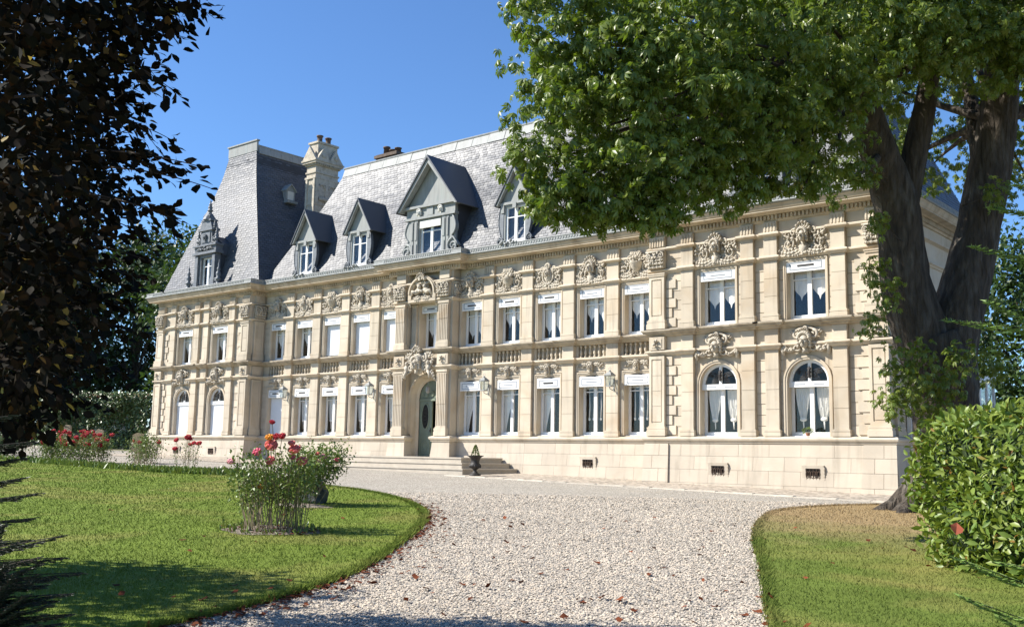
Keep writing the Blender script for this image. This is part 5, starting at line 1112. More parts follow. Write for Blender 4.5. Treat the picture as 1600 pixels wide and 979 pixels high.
# leaf templates: x width, y length, z normal
LEAF_V = [(0, 0, 0), (0.20, 0.28, 0.05), (0.24, 0.58, 0.05), (0, 1.0, -0.06), (-0.24, 0.58, 0.05), (-0.20, 0.28, 0.05), (0, 0.3, 0), (0, 0.6, 0)]
LEAF_F = [(0, 1, 6), (1, 2, 7), (1, 7, 6), (2, 3, 7), (3, 4, 7), (4, 5, 6), (4, 6, 7), (5, 0, 6)]
LANCE_V = [(x*0.62, y, z) for x, y, z in LEAF_V]; OVAL_V = [(x*0.85, y, z*1.3) for x, y, z in LEAF_V]
DIA_V = [(0, 0, 0), (0.3, 0.5, 0.06), (0, 1, 0), (-0.3, 0.5, 0.06)]; DIA_F = [(0, 1, 2), (0, 2, 3)]
def chestnut_leaf():
    V = []; F = []
    for a, l in zip(np.radians([-128, -84, -42, 0, 42, 84, 128]), (0.62, 0.82, 0.95, 1.0, 0.95, 0.82, 0.62)):
        o = len(V); c, s = math.cos(a), math.sin(a)
        for x, y in ((0, 0.04), (0.19, 0.64), (0, 1.0), (-0.19, 0.64), (0, 0.60)):
            x *= l; y *= l; z = -0.30*y-0.55*y**2+(0.07 if abs(x) > 0.01 else 0); y *= 0.82; V.append((c*x+s*y, -s*x+c*y, z))
        F += [(o, o+1, o+4), (o+1, o+2, o+4), (o+2, o+3, o+4), (o+3, o, o+4)]
    return V, F
CHV, CHF = chestnut_leaf()
def ball_points(lobes, per, shell=0.55):
    """points in balls, thicker towards the surface; returns points, outward dirs, lobe ids"""
    P = []; D = []
    for x, y, z, r in lobes:
        k = max(12, int(per*r**2)); d = nrm(rng.normal(size=(k, 3))); q = shell+(1.08-shell)*rng.random(k)**0.7
        q *= 1+0.16*np.sin(d[:, 0]*5+x)*np.cos(d[:, 2]*6+y)
        P.append(np.array((x, y, z))+d*q[:, None]*r); D.append(d)
    return np.concatenate(P), np.concatenate(D)
def droop(D, amt, jitter):
    t = D*(1-amt)+np.array((0, 0, -amt))+rng.normal(size=D.shape)*jitter; n = np.array((0, 0, 1.0))+D*0.6+rng.normal(size=D.shape)*0.55
    return t, n
def limbs(mb, base, ends, r0, seg=6, wob=0.25, sag=0.2):
    for e_ in ends:
        b = np.array(base); e = np.array(e_[:3]); L_ = np.linalg.norm(e-b); mid = (b+e)/2+rng.normal(size=3)*wob*L_*0.15+np.array((0, 0, sag*L_*0.3))
        P = bez(tuple(b), tuple(mid), tuple(e), 8); mb.tube(P, list(np.linspace(r0, r0*0.15, 8)), seg)

# ------------------------------------------------------------------ horse chestnut
def rough_tube(mb, pts, rad, seg=20, amp=0.07, seed=0):
    r = np.random.default_rng(seed); P = np.array(pts, float); t_ = np.linspace(0, 1, len(P)); tt = np.linspace(0, 1, len(P)*5)
    Q = np.stack([np.interp(tt, t_, P[:, i]) for i in range(3)], 1); rr = np.interp(tt, t_, rad)
    k = np.ones(5)/5; Q[2:-2] = np.stack([np.convolve(Q[:, i], k, 'valid') for i in range(3)], 1); rr[2:-2] = np.convolve(rr, k, 'valid')
    o = len(mb.v); mb.tube([tuple(q) for q in Q], list(rr), seg)
    ph = r.uniform(0, 6, 4)
    for i in range(len(Q)):
        for kx in range(seg):
            v = np.array(mb.v[o+i*seg+kx]); a = 2*math.pi*kx/seg; f = amp*(0.5*math.sin(3*a+ph[0]+i*0.13)+0.35*math.sin(7*a+ph[1]-i*0.2)+0.3*math.sin(11*a+ph[2]+i*0.5)+r.normal()*0.18); mb.v[o+i*seg+kx] = tuple(v+(v-Q[i])*f)
TB = (22.4, -6.65); TG = gz(*TB)
CT = empty('chestnut_tree', (TB[0], TB[1], TG), label='huge horse chestnut with forked trunk overhanging the right pavilion', cat='tree')
off = np.array((TB[0], TB[1], TG))
tb = MB(); z = TG
rough_tube(tb, [(22.3, -6.65, z-0.15), (22.35, -6.65, z+0.2), (22.4, -6.62, z+0.8), (22.42, -6.62, 2.0), (22.38, -6.75, 2.9), (22.25, -6.95, 3.6)], [1.25, 0.95, 0.70, 0.66, 0.74, 0.66], 26, 0.10, 1)
rough_tube(tb, [(22.3, -6.8, 2.5), (22.05, -7.25, 3.7), (21.88, -7.62, 4.8), (21.95, -7.80, 6.2), (21.75, -8.3, 7.4), (21.62, -9.0, 8.6), (21.3, -9.8, 10.2)], [0.62, 0.58, 0.50, 0.47, 0.40, 0.30, 0.18], 20, 0.10, 2)
rough_tube(tb, [(22.4, -6.7, 2.6), (22.68, -6.6, 3.9), (22.95, -6.35, 5.2), (23.2, -6.15, 6.4), (23.6, -6.1, 8.4), (23.95, -6.35, 11.0)], [0.58, 0.54, 0.47, 0.45, 0.42, 0.25], 20, 0.10, 3)
rough_tube(tb, [(21.95, -7.75, 5.9), (22.3, -7.75, 7.4), (22.65, -7.7, 8.9), (23.0, -8.2, 11)], [0.30, 0.28, 0.22, 0.12], 14, 0.08, 4)
rough_tube(tb, [(23.3, -6.1, 7.0), (23.0, -5.6, 8.6), (22.6, -5.0, 10.5)], [0.28, 0.2, 0.1], 12, 0.08, 5)
for a in (0.5, 1.7, 2.9, 3.75, 4.3, 5.4):     # root flare
    tb.tube([(22.35+0.35*math.cos(a), -6.65+0.35*math.sin(a), z+1.0), (22.35+0.72*math.cos(a), -6.65+0.72*math.sin(a), z+0.38), (22.35+1.1*math.cos(a), -6.65+1.1*math.sin(a), z+0.08), (22.35+1.7*math.cos(a+0.12), -6.65+1.7*math.sin(a+0.12), z-0.10)], [0.30, 0.30, 0.22, 0.10], 9)
big = [(x, y, zz) for x, y, zz, r in CHEST_LOBES]
LB = [np.array(v) for v in ((21.75, -8.3, 7.4), (21.62, -9.0, 8.6), (22.3, -7.75, 7.4), (23.6, -6.1, 8.4))]
for g_ in big: limbs(tb, tuple(min(LB, key=lambda v: np.linalg.norm(v-np.array(g_)))), [g_], 0.12, 6)
for x, y, zz, r in CHEST_SHOOTS: tb.tube([(22.15+0.5*(x-22.15), -6.9+0.5*(y+6.9), zz-0.2), (x, y, zz)], [0.014, 0.006], 5)
tr = tb.build('trunk', M['bark'], CT, True, loc=tuple(-off))
def clusters(lobes, per, k, rad, sh):
    """leaf rosettes gathered round branch tips"""
    Cc, Dc = ball_points(lobes, per, sh); m_ = len(Cc); ks = rng.integers(k//2, k+1, m_); idx = np.repeat(np.arange(m_), ks); d = nrm(rng.normal(size=(len(idx), 3))+Dc[idx]*0.7)
    return Cc[idx]+d*rng.uniform(0.06, rad, (len(idx), 1))*np.array((1, 1, 0.7)), d
Pa, Da = clusters(CHEST_LOBES[:38], 58, 16, 0.30, 0.35); Pb, Db = clusters(CHEST_LOBES[38:64], 21, 13, 0.36, 0.35); Pc, Dc_ = clusters(CHEST_LOBES[64:], 9, 10, 0.45, 0.4)
P = np.concatenate([Pa, Pb, Pc]); D = np.concatenate([Da, Db, Dc_]); t, n = droop(D, 0.45, 0.30); print('chestnut leaves', len(Pa), len(Pb), len(Pc))
P = P-off
nL = len(P); camd = (P+off-CAM)@FW; vis = np.argsort(camd+rng.random(nL)*2.0); single = vis[:230]; rest = np.setdiff1d(np.arange(nL), single)
scatter('crown', CHV, CHF, P[rest], t[rest], n[rest], rng.uniform(0.08, 0.16, len(rest)), M['chestnut'], CT, kind='stuff')
clm = mesh_np('leaf', np.array(CHV), np.array(CHF), M['chestnut'])
def place_leaves(idx, P, t, n, lo, hi, me, parent, name='leaf'):
    R = frames(t[idx], n[idx])
    for i, k in enumerate(idx):
        o = inst(name, me, parent); s = random.uniform(lo, hi); Mx = Matrix(R[i].tolist()).to_4x4(); Mx = Matrix.Translation(Vector(P[k])) @ Mx @ Matrix.Scale(s, 4); o.matrix_local = Mx
place_leaves(single, P, t, n, 0.10, 0.16, clm, CT)
P, D = ball_points(CHEST_SHOOTS, 460, 0.25); t, n = droop(D, 0.4, 0.35)
scatter('trunk_shoots', CHV, CHF, P-off, t, n, rng.uniform(0.08, 0.14, len(P)), M['chestnut'], CT, kind='stuff')
cm = MB()   # a few conkers
P, D = ball_points(CHEST_LOBES[10:30], 2, 0.9)
for p in P[:45]: cm.ell(tuple(p-off), (0.03, 0.03, 0.035), 6, 5)
cm.build('conkers', mat('conker_husk', (0.25, 0.24, 0.06), rough=0.7), CT, True)['kind'] = 'stuff'

# ------------------------------------------------------------------ copper beech, foreground left
BB = np.array((19.0, -30.0)); BG = gz(*BB); off = np.array((BB[0], BB[1], BG))
BT = empty('beech_tree', tuple(off), label='dark copper beech boughs with purple brown leaves in the left foreground', cat='tree')
tb = MB(); rough_tube(tb, [(19, -30, BG-0.2), (19, -30, BG+0.5), (19.1, -29.8, 3), (19.4, -29.5, 7)], [0.55, 0.42, 0.34, 0.15], 14, 0.06, 9)
for b, sel in (((19.1, -29.8, 2.4), BEECH_LOBES[:15]), ((19.2, -29.7, 4.0), BEECH_LOBES[15:32]), ((19.3, -29.6, 5.0), BEECH_LOBES[32:])): limbs(tb, b, sel, 0.05, 5)
tb.build('trunk', M['twig'], BT, True, loc=tuple(-off))
Ps = []; Ds = []; tw = MB()
for a, b in BEECH_TWIGS:
    a = np.array(a); b = np.array(b); L_ = np.linalg.norm(b-a); mid = (a+b)/2+np.array((0, 0, 0.05)); pts = np.array(bez(tuple(a), tuple(mid), tuple(b), 14)); tw.tube([tuple(p) for p in pts-off], list(np.linspace(0.006, 0.002, 14)), 4)
    side = nrm(np.cross(b-a, (0, 0, 1)))
    for k in range(2, 14):
        for q in range(3 if k < 10 else 2):
            sg = rng.choice((-1, 1)); Ps.append(pts[k]+rng.normal(size=3)*0.035); Ds.append(nrm(b-a)*0.7+side*sg*0.6+np.array((0, 0, -0.35))+rng.normal(size=3)*0.25)
    Ps.append(b); Ds.append(nrm(b-a))
    for q in range(2):   # side sprig
        k = rng.integers(5, 12); e = pts[k]+nrm(b-a)*0.14+np.array((0, 0, -0.10))*rng.uniform(-0.6, 1.4)+side*rng.uniform(-.1, .1); tw.tube([tuple(pts[k]-off), tuple(e-off)], 0.002, 4)
        for w_ in np.linspace(0.3, 1, 5): Ps.append(pts[k]+(e-pts[k])*w_); Ds.append(nrm(e-pts[k])+rng.normal(size=3)*0.4)
tw.build('twigs', M['twig'], BT)
Pt = np.array(Ps)-off; Dt = np.array(Ds); nt_ = rng.normal(size=Pt.shape)*0.5+np.array((0, 0, 1)); st_ = rng.uniform(0.055, 0.085, len(Pt))
blm = mesh_np('leaf', np.array(LEAF_V)*np.array((1.35, 1, 1)), np.array(LEAF_F), M['beech'])
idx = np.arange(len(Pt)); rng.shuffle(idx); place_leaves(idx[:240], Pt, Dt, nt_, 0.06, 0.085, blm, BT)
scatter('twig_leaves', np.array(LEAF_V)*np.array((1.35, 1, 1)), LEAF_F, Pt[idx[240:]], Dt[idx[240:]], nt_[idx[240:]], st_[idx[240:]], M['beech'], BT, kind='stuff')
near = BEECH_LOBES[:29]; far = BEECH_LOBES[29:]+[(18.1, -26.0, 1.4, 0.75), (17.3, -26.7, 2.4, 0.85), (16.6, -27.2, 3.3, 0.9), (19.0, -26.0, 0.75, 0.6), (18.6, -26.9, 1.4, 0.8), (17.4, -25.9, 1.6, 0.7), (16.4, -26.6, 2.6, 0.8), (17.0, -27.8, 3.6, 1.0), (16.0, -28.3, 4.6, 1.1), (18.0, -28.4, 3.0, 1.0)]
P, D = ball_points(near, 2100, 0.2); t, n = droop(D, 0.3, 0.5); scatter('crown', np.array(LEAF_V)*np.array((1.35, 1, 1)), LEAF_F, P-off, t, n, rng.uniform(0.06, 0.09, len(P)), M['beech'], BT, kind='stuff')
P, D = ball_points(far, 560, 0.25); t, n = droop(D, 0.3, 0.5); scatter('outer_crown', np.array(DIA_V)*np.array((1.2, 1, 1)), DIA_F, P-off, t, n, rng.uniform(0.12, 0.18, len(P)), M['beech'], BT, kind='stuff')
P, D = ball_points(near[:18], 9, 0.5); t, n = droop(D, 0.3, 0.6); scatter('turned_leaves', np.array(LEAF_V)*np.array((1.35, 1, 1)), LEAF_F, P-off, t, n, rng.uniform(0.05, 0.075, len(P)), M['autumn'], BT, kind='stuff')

# ------------------------------------------------------------------ conifers at both edges
def spray_mesh(mb_v, mb_f, a, b, nl, nd_, width, seed):
    r = np.random.default_rng(seed); a = np.array(a); b = np.array(b); L_ = np.linalg.norm(b-a); ax = (b-a)/L_; up_ = np.array((0, 0, 1.0)); side = nrm(np.cross(ax, up_)); V = mb_v; F = mb_f
    def needles(p, d, s, k, ln):
        for i in range(k):
            q = p+d*s*(i+0.5)/k
            for sg in (-1, 1):
                sd = nrm(np.cross(d, up_))*sg; tip = q+(sd*0.85+d*0.55+up_*r.uniform(-0.15, 0.25))*ln*r.uniform(0.7, 1.1); w_ = nrm(np.cross(tip-q, r.normal(size=3)))*ln*0.13; o = len(V); V.extend([q-w_, q+w_, tip]); F.append((o, o+1, o+2))
    twg = []
    for k in range(nl):
        f = k/nl; p = a+(b-a)*(0.1+0.9*f)+up_*(-0.10*L_*f*(1-f))
        for sg in (-1, 1):
            ln = width*(1-f*0.75)*r.uniform(0.7, 1.1); d = nrm(ax*0.8+side*sg*0.75+up_*r.uniform(-0.25, 0.12)); needles(p, d, ln, max(3, int(ln/0.006)), nd_); twg.append((p, p+d*ln))
    needles(a, ax, L_, int(L_/0.010), nd_*1.1); twg.append((a, b)); return twg
def conifer(name, base, h, sprays, m, label, nd_, width, seed, nl=9):
    root = empty(name, base, label=label, cat='conifer'); off = np.array(base); V = []; F = []; tm = MB()
    tm.tube([(0, 0, -0.1), (0, 0, h*0.5), (0, 0, h)], [0.09, 0.06, 0.01], 8)
    for i, (a, b) in enumerate(sprays):
        a = np.array(a)-off; b = np.array(b)-off
        for p, q in spray_mesh(V, F, a, b, nl, nd_, width, seed+i): tm.tube([tuple(p), tuple(q)], 0.0022, 3)
        tm.tube([(0, 0, min(h*0.95, max(0.2, a[2]-0.2))), tuple(a)], [0.02, 0.008], 5)
    tm.build('trunk', M['twig'], root); inst('needles', mesh_np('needles', np.array(V), np.array(F), m), root)['kind'] = 'stuff'
c0 = np.mean([a for a, b in YEW_SPRAYS], axis=0); b0 = CAM+(c0-CAM); bx_, by_ = c0[0]-0.55, c0[1]-0.75
conifer('yew_bush', (bx_, by_, gz(bx_, by_)), 1.7, YEW_SPRAYS, M['yew'], 'dark feathery yew boughs at the bottom left corner', 0.02, 0.125, 40, 26)
c1 = np.mean([a for a, b in FIR_SPRAYS], axis=0); bx_, by_ = c1[0]+0.55, c1[1]-0.1
conifer('young_conifer', (bx_, by_, gz(bx_, by_)), 3.6, FIR_SPRAYS, M['fir'], 'bright green conifer sprays reaching in from the right edge', 0.032, 0.07, 80, 16)

# ------------------------------------------------------------------ hedge, right foreground
HC = np.array((26.86, -16.95)); hu = np.array((0.75, -0.66)); hv_ = np.array((0.66, 0.75)); HG = gz(*HC)
HR = empty('laurel_hedge', (HC[0], HC[1], HG), label='clipped glossy yellow green laurel hedge in the right foreground', cat='hedge')
def hedge_pt(d, f=1.0):
    s = np.abs(d)**6; q = (s.sum(1)**(-1/6))[:, None]*d
    lump = 1+0.05*np.sin(d[:, 0]*7+1)*np.cos(d[:, 2]*6)+0.04*np.sin(d[:, 1]*9+d[:, 2]*5)
    q = q*lump[:, None]*f*np.array((1.74, 0.96, 0.93)); return np.stack([q[:, 0]*hu[0]+q[:, 1]*hv_[0], q[:, 0]*hu[1]+q[:, 1]*hv_[1], q[:, 2]+0.97], 1)
d = nrm(rng.normal(size=(900, 3))); 
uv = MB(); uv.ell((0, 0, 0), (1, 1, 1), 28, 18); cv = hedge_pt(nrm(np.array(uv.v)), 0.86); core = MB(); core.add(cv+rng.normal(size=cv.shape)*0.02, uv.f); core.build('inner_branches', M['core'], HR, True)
d = nrm(rng.normal(size=(19000, 3))*np.array((1.2, 1, 1.0))); f = rng.uniform(0.86, 1.05, len(d)); P = hedge_pt(d, f[:, None]); Dw = nrm(hedge_pt(d, 1.0)-np.array((0, 0, 0.97)))
t = Dw*0.40+np.array((0, 0, 0.2))+rng.normal(size=d.shape)*0.75; n = Dw*0.7+np.array((0, 0, 0.6))+rng.normal(size=d.shape)*0.5
score = ((P+np.array((HC[0], HC[1], HG))-CAM)@FW)-f*3+rng.random(len(P))*1.2; o_ = np.argsort(score); sgl, rest = o_[:280], o_[280:]
cut = int(len(rest)*0.03); rng.shuffle(rest); scatter('leaves', OVAL_V, LEAF_F, P[rest[cut:]], t[rest[cut:]], n[rest[cut:]], rng.uniform(0.06, 0.15, len(rest)-cut), M['laurel'], HR, kind='stuff'); scatter('withered_leaves', OVAL_V, LEAF_F, P[rest[:cut]], t[rest[:cut]], n[rest[:cut]], rng.uniform(0.06, 0.13, cut), M['autumn'], HR, kind='stuff')
llm = mesh_np('leaf', np.array(OVAL_V), np.array(LEAF_F), M['laurel']); place_leaves(sgl, P, t, n, 0.11, 0.17, llm, HR)
dl = MB(); dl.add(np.array(LEAF_V)*np.array((1.9, 1, 1.5))*0.16, LEAF_F); o = dl.build('dry_leaf', mat('rust_dry_leaf', (0.42, 0.11, 0.06), rough=0.7), None, loc=(26.02, -18.02, 0.02), rot=(1.1, 0.3, 0.6)); tag(o, 'single rust red dry leaf caught on the laurel hedge', 'leaf')

# ------------------------------------------------------------------ background trees and garden edge
def leafy_tree(name, label, x, y, h, r, m, per, leaf, group, seed, trunk_h=0.25, cat='tree', tr_r=0.35):
    r_ = np.random.default_rng(seed); g = gz(x, y); root = empty(name, (x, y, g), label=label, cat=cat, group=group); L_ = []
    for k in range(16):
        zc = h*(trunk_h+(0.92-trunk_h)*(k+0.5)/16); wr = r*math.sin(math.pi*min(0.97, 0.22+0.72*(k/16)))**0.8; a = r_.uniform(0, 6.28); L_.append((wr*0.62*math.cos(a), wr*0.62*math.sin(a), zc, r*r_.uniform(0.34, 0.55)))
    L_.append((0, 0, h*0.93-r*0.2, r*0.4)); tm = MB(); tm.tube([(0, 0, -0.3), (0, 0, h*0.4), (0.2, 0.1, h*0.85)], [tr_r, tr_r*0.7, tr_r*0.15], 8); limbs(tm, (0, 0, h*0.3), L_, tr_r*0.3, 5); tm.build('trunk', M['bark'], root, True)
    P, D = ball_points(L_, per, 0.35); t, n = droop(D, 0.3, 0.5); scatter('crown', DIA_V, DIA_F, P, t, n, r_.uniform(leaf*0.7, leaf*1.3, len(P)), m, root)
leafy_tree('broadleaf_tree', 'tall dark tree at the far left edge behind the beech boughs', -51, 1.2, 19, 7.2, M['darkleaf'], 110, 0.42, 'trees behind the left pavilion', 1, 0.08)
leafy_tree('broadleaf_tree', 'dark broad tree behind the wooden posts', -51.5, 7.8, 18.0, 6.6, M['darkleaf'], 110, 0.42, 'trees behind the left pavilion', 2, 0.12)
leafy_tree('broadleaf_tree', 'dark tree rising behind the ivy covered wall', -43, 11.6, 16.3, 5.8, M['darkleaf'], 120, 0.42, 'trees behind the left pavilion', 3, 0.12)
leafy_tree('broadleaf_tree', 'sunlit topped tree showing just beside the left pavilion roof', -31, 9.5, 15.0, 4.2, M['midleaf'], 150, 0.36, 'trees behind the left pavilion', 4, 0.12)
leafy_tree('broadleaf_tree', 'small bushy tree low in the gap beside the car', -47, 3.5, 9.5, 5.0, M['darkleaf'], 110, 0.42, 'trees behind the left pavilion', 5, 0.05)
leafy_tree('broadleaf_tree', 'grey green tree in the distance at the right edge', 14.8, 33.0, 13.2, 5.2, M['midleaf'], 150, 0.36, 'trees at the far right', 6, 0.1)
leafy_tree('broadleaf_tree', 'darker distant tree partly hidden by the chestnut trunk', 9.0, 36.0, 11.5, 4.5, M['darkleaf'], 130, 0.36, 'trees at the far right', 7, 0.1)
leafy_tree('broadleaf_tree', 'far tree just outside the right edge behind the hedge', 23.0, 30.0, 12.5, 5.0, M['midleaf'], 110, 0.36, 'trees at the far right', 8, 0.1)
def bush(name, label, x, y, r, h, m, nleaf, leaf, cat='shrub', group=None, core_=True):
    g = gz(x, y); root = empty(name, (x, y, g), label=label, cat=cat, group=group)
    if core_:
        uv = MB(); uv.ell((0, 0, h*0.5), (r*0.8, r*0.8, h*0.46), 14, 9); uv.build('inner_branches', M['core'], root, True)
    d = nrm(rng.normal(size=(nleaf, 3))); q = rng.uniform(0.75, 1.08, nleaf)*(1+0.12*np.sin(d[:, 0]*6+x)*np.cos(d[:, 2]*5)); P = d*q[:, None]*np.array((r, r, h*0.5))+np.array((0, 0, h*0.5)); P[:, 2] = np.maximum(P[:, 2], 0.02)
    t, n = droop(d, 0.0, 0.6); scatter('leaves', DIA_V, DIA_F, P, t, n, rng.uniform(leaf*0.7, leaf*1.3, nleaf), m, root)
bush('clipped_shrub', 'low grey green shrub at the far right beyond the hedge', 19.5, 20.0, 3.2, 3.6, M['ivy'], 2600, 0.2)
bush('round_shrub', 'round grey green shrub left of the red roses', -18.5, -8.6, 0.9, 1.0, M['ivy'], 1500, 0.08)

# ivy clad wall with tiled coping and grey boarding
IW = empty('ivy_wall', (-30.0, 3.0, gz(-30, 3)), label='garden wall smothered in ivy beside the left pavilion', cat='wall')
ang = math.atan2(7.0, 11.0); IW.rotation_euler = (0, 0, math.radians(38))
mb = MB(); mb.box(-4.4, 1.9, 0, 0.35, -0.3, 3.1); mb.build('masonry', M['plinth'], IW)
mb = MB(); mb.prism_x([(-0.18, 3.1), (0.53, 3.1), (0.18, 3.38)], -4.5, 2.0); mb.build('tile_coping', M['tile'], IW)
k = 8500; P = np.stack([rng.uniform(-4.4, 2.25, k), rng.normal(-0.25, 0.17, k), 3.5*rng.random(k)**0.75], 1); P[:, 1] -= 0.25*np.sin(P[:, 0]*2.1)*np.cos(P[:, 2]*1.7); t = np.stack([rng.normal(0, .5, k), -0.5+rng.normal(0, .3, k), -0.6+rng.normal(0, .4, k)], 1); n = np.stack([rng.normal(0, .4, k), -1+rng.normal(0, .3, k), 0.5+rng.normal(0, .3, k)], 1)
scatter('ivy', DIA_V, DIA_F, P, t, n, rng.uniform(0.13, 0.24, k), M['ivy'], IW, kind='stuff')
BD = empty('board_fence', (-27.3, 4.9, gz(-26, 5)), rz=math.radians(38), label='dark grey vertical boarding between the ivy and the left pavilion', cat='fence')
bm = MB(); bm.box(-0.09, 0.09, -0.03, 0.03, -0.1, 2.6); BDM = bm.mesh('board', M['panel'])
for i in range(14): inst('board', BDM, BD, (-0.9+i*0.19, 0, 0))
# timber posts
for i, (x, y, hh, lb) in enumerate(((-30.0, 0.1, 1.35, 'pale timber post standing tallest left of the car'), (-25.6, -0.35, 1.15, 'curved pale timber post in front of the dark car'), (-22.9, 0.6, 1.0, 'broad whitish post behind the red roses nearest the ivy'), (-35.0, -2.6, 1.2, 'thin pale post near the far left edge'))):
    mb = MB(); w_ = 0.30 if i == 2 else 0.22; mb.box(-w_, w_, -0.12, 0.12, -0.2, hh*0.93); mb.prism([(-w_, hh*0.93), (w_, hh*0.93), (w_*0.8, hh), (-w_*0.3, hh*1.04)], -0.12, 0.12)
    if i == 1: mb.v = [(x_+0.12*math.sin(z_*2), y_, z_) for x_, y_, z_ in mb.v]
    o = mb.build('timber_post', M['post'], None, loc=(x, y, gz(x, y)), rot=(0, 0, math.radians(45))); tag(o, lb, 'post', 'timber posts on the far path')
# dark parked car behind the posts
def car(x, y, rz):
    root = empty('parked_car', (x, y, gz(x, y)), rz, label='dark parked car half hidden behind the posts and roses', cat='car')
    prof = [(-2.0, 0.35), (-2.05, 0.7), (-1.95, 0.9), (-1.15, 0.98), (-0.55, 1.42), (0.75, 1.46), (1.35, 1.05), (1.95, 0.95), (2.05, 0.6), (2.0, 0.35)]
    mb = MB(); mb.prism(prof, -0.82, 0.82); b = mb.build('body', M['carpaint'], root)
    for sy in (-1, 1):
        g = MB(); g.prism([(-1.02, 1.0), (-0.52, 1.36), (0.05, 1.38), (0.05, 1.0)], sy*0.83-0.006, sy*0.83+0.006); g.prism([(0.12, 1.0), (0.12, 1.38), (0.70, 1.39), (1.15, 1.05)], sy*0.83-0.006, sy*0.83+0.006); g.build('side_window', M['glass'], root)
        for xx in (-1.3, 1.3):
            wv = MB(); wv.lathe([(0.33, -0.1), (0.33, 0.1)], (0, 0, 0), 18); wl = wv.build('wheel', M['tyre'], root, loc=(xx, sy*0.76, 0.33), rot=(math.pi/2, 0, 0)); rv = MB(); rv.lathe([(0.2, -0.105), (0.2, 0.105)], (0, 0, 0), 12); rv.build('rim', M['zinc'], wl)
        hm = MB(); hm.box(-2.06, -1.98, sy*0.6-0.14, sy*0.6+0.14, 0.68, 0.82); hm.build('headlight', M['white'], root)
    g = MB(); g.add([(-1.12, -0.7, 1.0), (-1.12, 0.7, 1.0), (-0.58, 0.62, 1.40), (-0.58, -0.62, 1.40)], [(0, 1, 2, 3)]); g.v = [(a-0.012, b_, c_+0.012) for a, b_, c_ in g.v]; g.build('windscreen', M['glass'], root)
car(-30.5, 3.2, math.radians(48))

# ------------------------------------------------------------------ roses
def bloom_mesh(m):
    mb = MB(); mb.ell((0, 0, 0), (0.45, 0.45, 0.42), 8, 6)
    for ring, (rr, zz, ln, k) in enumerate(((0.35, 0.28, 0.55, 5), (0.52, 0.12, 0.7, 6), (0.68, -0.05, 0.8, 7))):
        for i in range(k):
            a = 2*math.pi*(i+0.5*ring)/k; mb.ell((rr*math.cos(a), rr*math.sin(a), zz), (0.12, ln*0.6, ln*0.55), 6, 4, rotm(0, 0, a) @ rotm(0, 0.55, 0))
    return mb.mesh('flower', m, True)
BLM = {k: bloom_mesh(M[k]) for k in ('red', 'coral', 'pink', 'orange')}; BLM['pink2'] = bloom_mesh(mat('deep_pink_rose', (0.70, 0.13, 0.20), rough=0.55, island=0.2, trans=0.2))
def rose(name, label, x, y, h, r, nst, nleaf, blooms, leaf=0.05, low=0.3, group=None, rnd=0, lean=(0, 0)):
    g = gz(x, y); root = empty(name, (x, y, g), label=label, cat='rose', group=group); off = np.array((x, y, g)); sm = MB(); ends = []
    for k in range(nst):
        a = rng.uniform(0, 6.28); q = r*math.sqrt(rng.random()); hh = h*rng.uniform(0.55, 1.0); e = np.array((q*math.cos(a)+lean[0]*hh, q*math.sin(a)+lean[1]*hh, hh)); b = np.array((q*0.75*math.cos(a+.5), q*0.75*math.sin(a+.5), -0.03)); P = bez(tuple(b), tuple((b+e)/2+rng.normal(size=3)*0.06), tuple(e), 6); sm.tube(P, [0.008, 0.007, 0.0065, 0.006, 0.0045, 0.003], 4); ends.append(P)
    blooms = list(blooms)
    for k in range(rnd): e = ends[k % len(ends)][-1]; blooms.append((*(np.array(e)+off+np.array((0, 0, 0.02))), 'red', rng.uniform(0.07, 0.12)))
    for bx, by, bz, m, br in blooms:
        p = np.array((bx, by, bz))-off; b = np.array((p[0]*0.3, p[1]*0.3, max(0.1, p[2]*0.4))); sm.tube(bez(tuple(b), tuple((b+p)/2+rng.normal(size=3)*0.05), tuple(p), 6), 0.005, 4)
        inst('flower', BLM[m], root, tuple(p), rot=(rng.uniform(0.4, 1.1), 0, rng.uniform(0.2, 1.4)), scale=(br,)*3)
    sm.build('stems', M['stem'], root)
    Ps = []
    for i in range(nleaf):
        P = ends[rng.integers(len(ends))]; f = low+(1-low)*rng.random()**0.8; j = min(4, int(f*5)); p = np.array(P[j])+(np.array(P[j+1])-np.array(P[j]))*(f*5-j); Ps.append(p+rng.normal(size=3)*np.array((0.09, 0.09, 0.07))*r/0.45)
    Ps = np.array(Ps); t = rng.normal(size=Ps.shape)+np.array((0, 0, -0.2)); n = rng.normal(size=Ps.shape)*0.6+np.array((0, 0, 1)); scatter('leaves', LEAF_V, LEAF_F, Ps, t, n, rng.uniform(leaf*0.7, leaf*1.25, nleaf), M['roseleaf'], root, kind='stuff'); return root
rose('rose_bush', 'tall rose bush with coral, red and amber blooms in the lawn bed', 17.03, -20.35, 1.25, 0.62, 70, 3600, [(a, b, c, d_, e_*1.25) for a, b, c, d_, e_ in ROSE_BLOOMS], 0.06, 0.52)
rose('rose_tree', 'leaning rose with pale pink blooms behind the coral bush', 13.15, -16.85, 1.25, 0.52, 22, 4200, [(a, b, c, d_, e_*1.25) for a, b, c, d_, e_ in ROSETREE_BLOOMS], 0.065, 0.5, lean=(0.26, 0.24))
rose('rose_bush', 'small dark red rose bush alone at the lawn corner by the left pavilion', -0.28, -10.75, 1.2, 0.5, 16, 330, (), 0.06, 0.25, 'red roses along the lawn', 9)
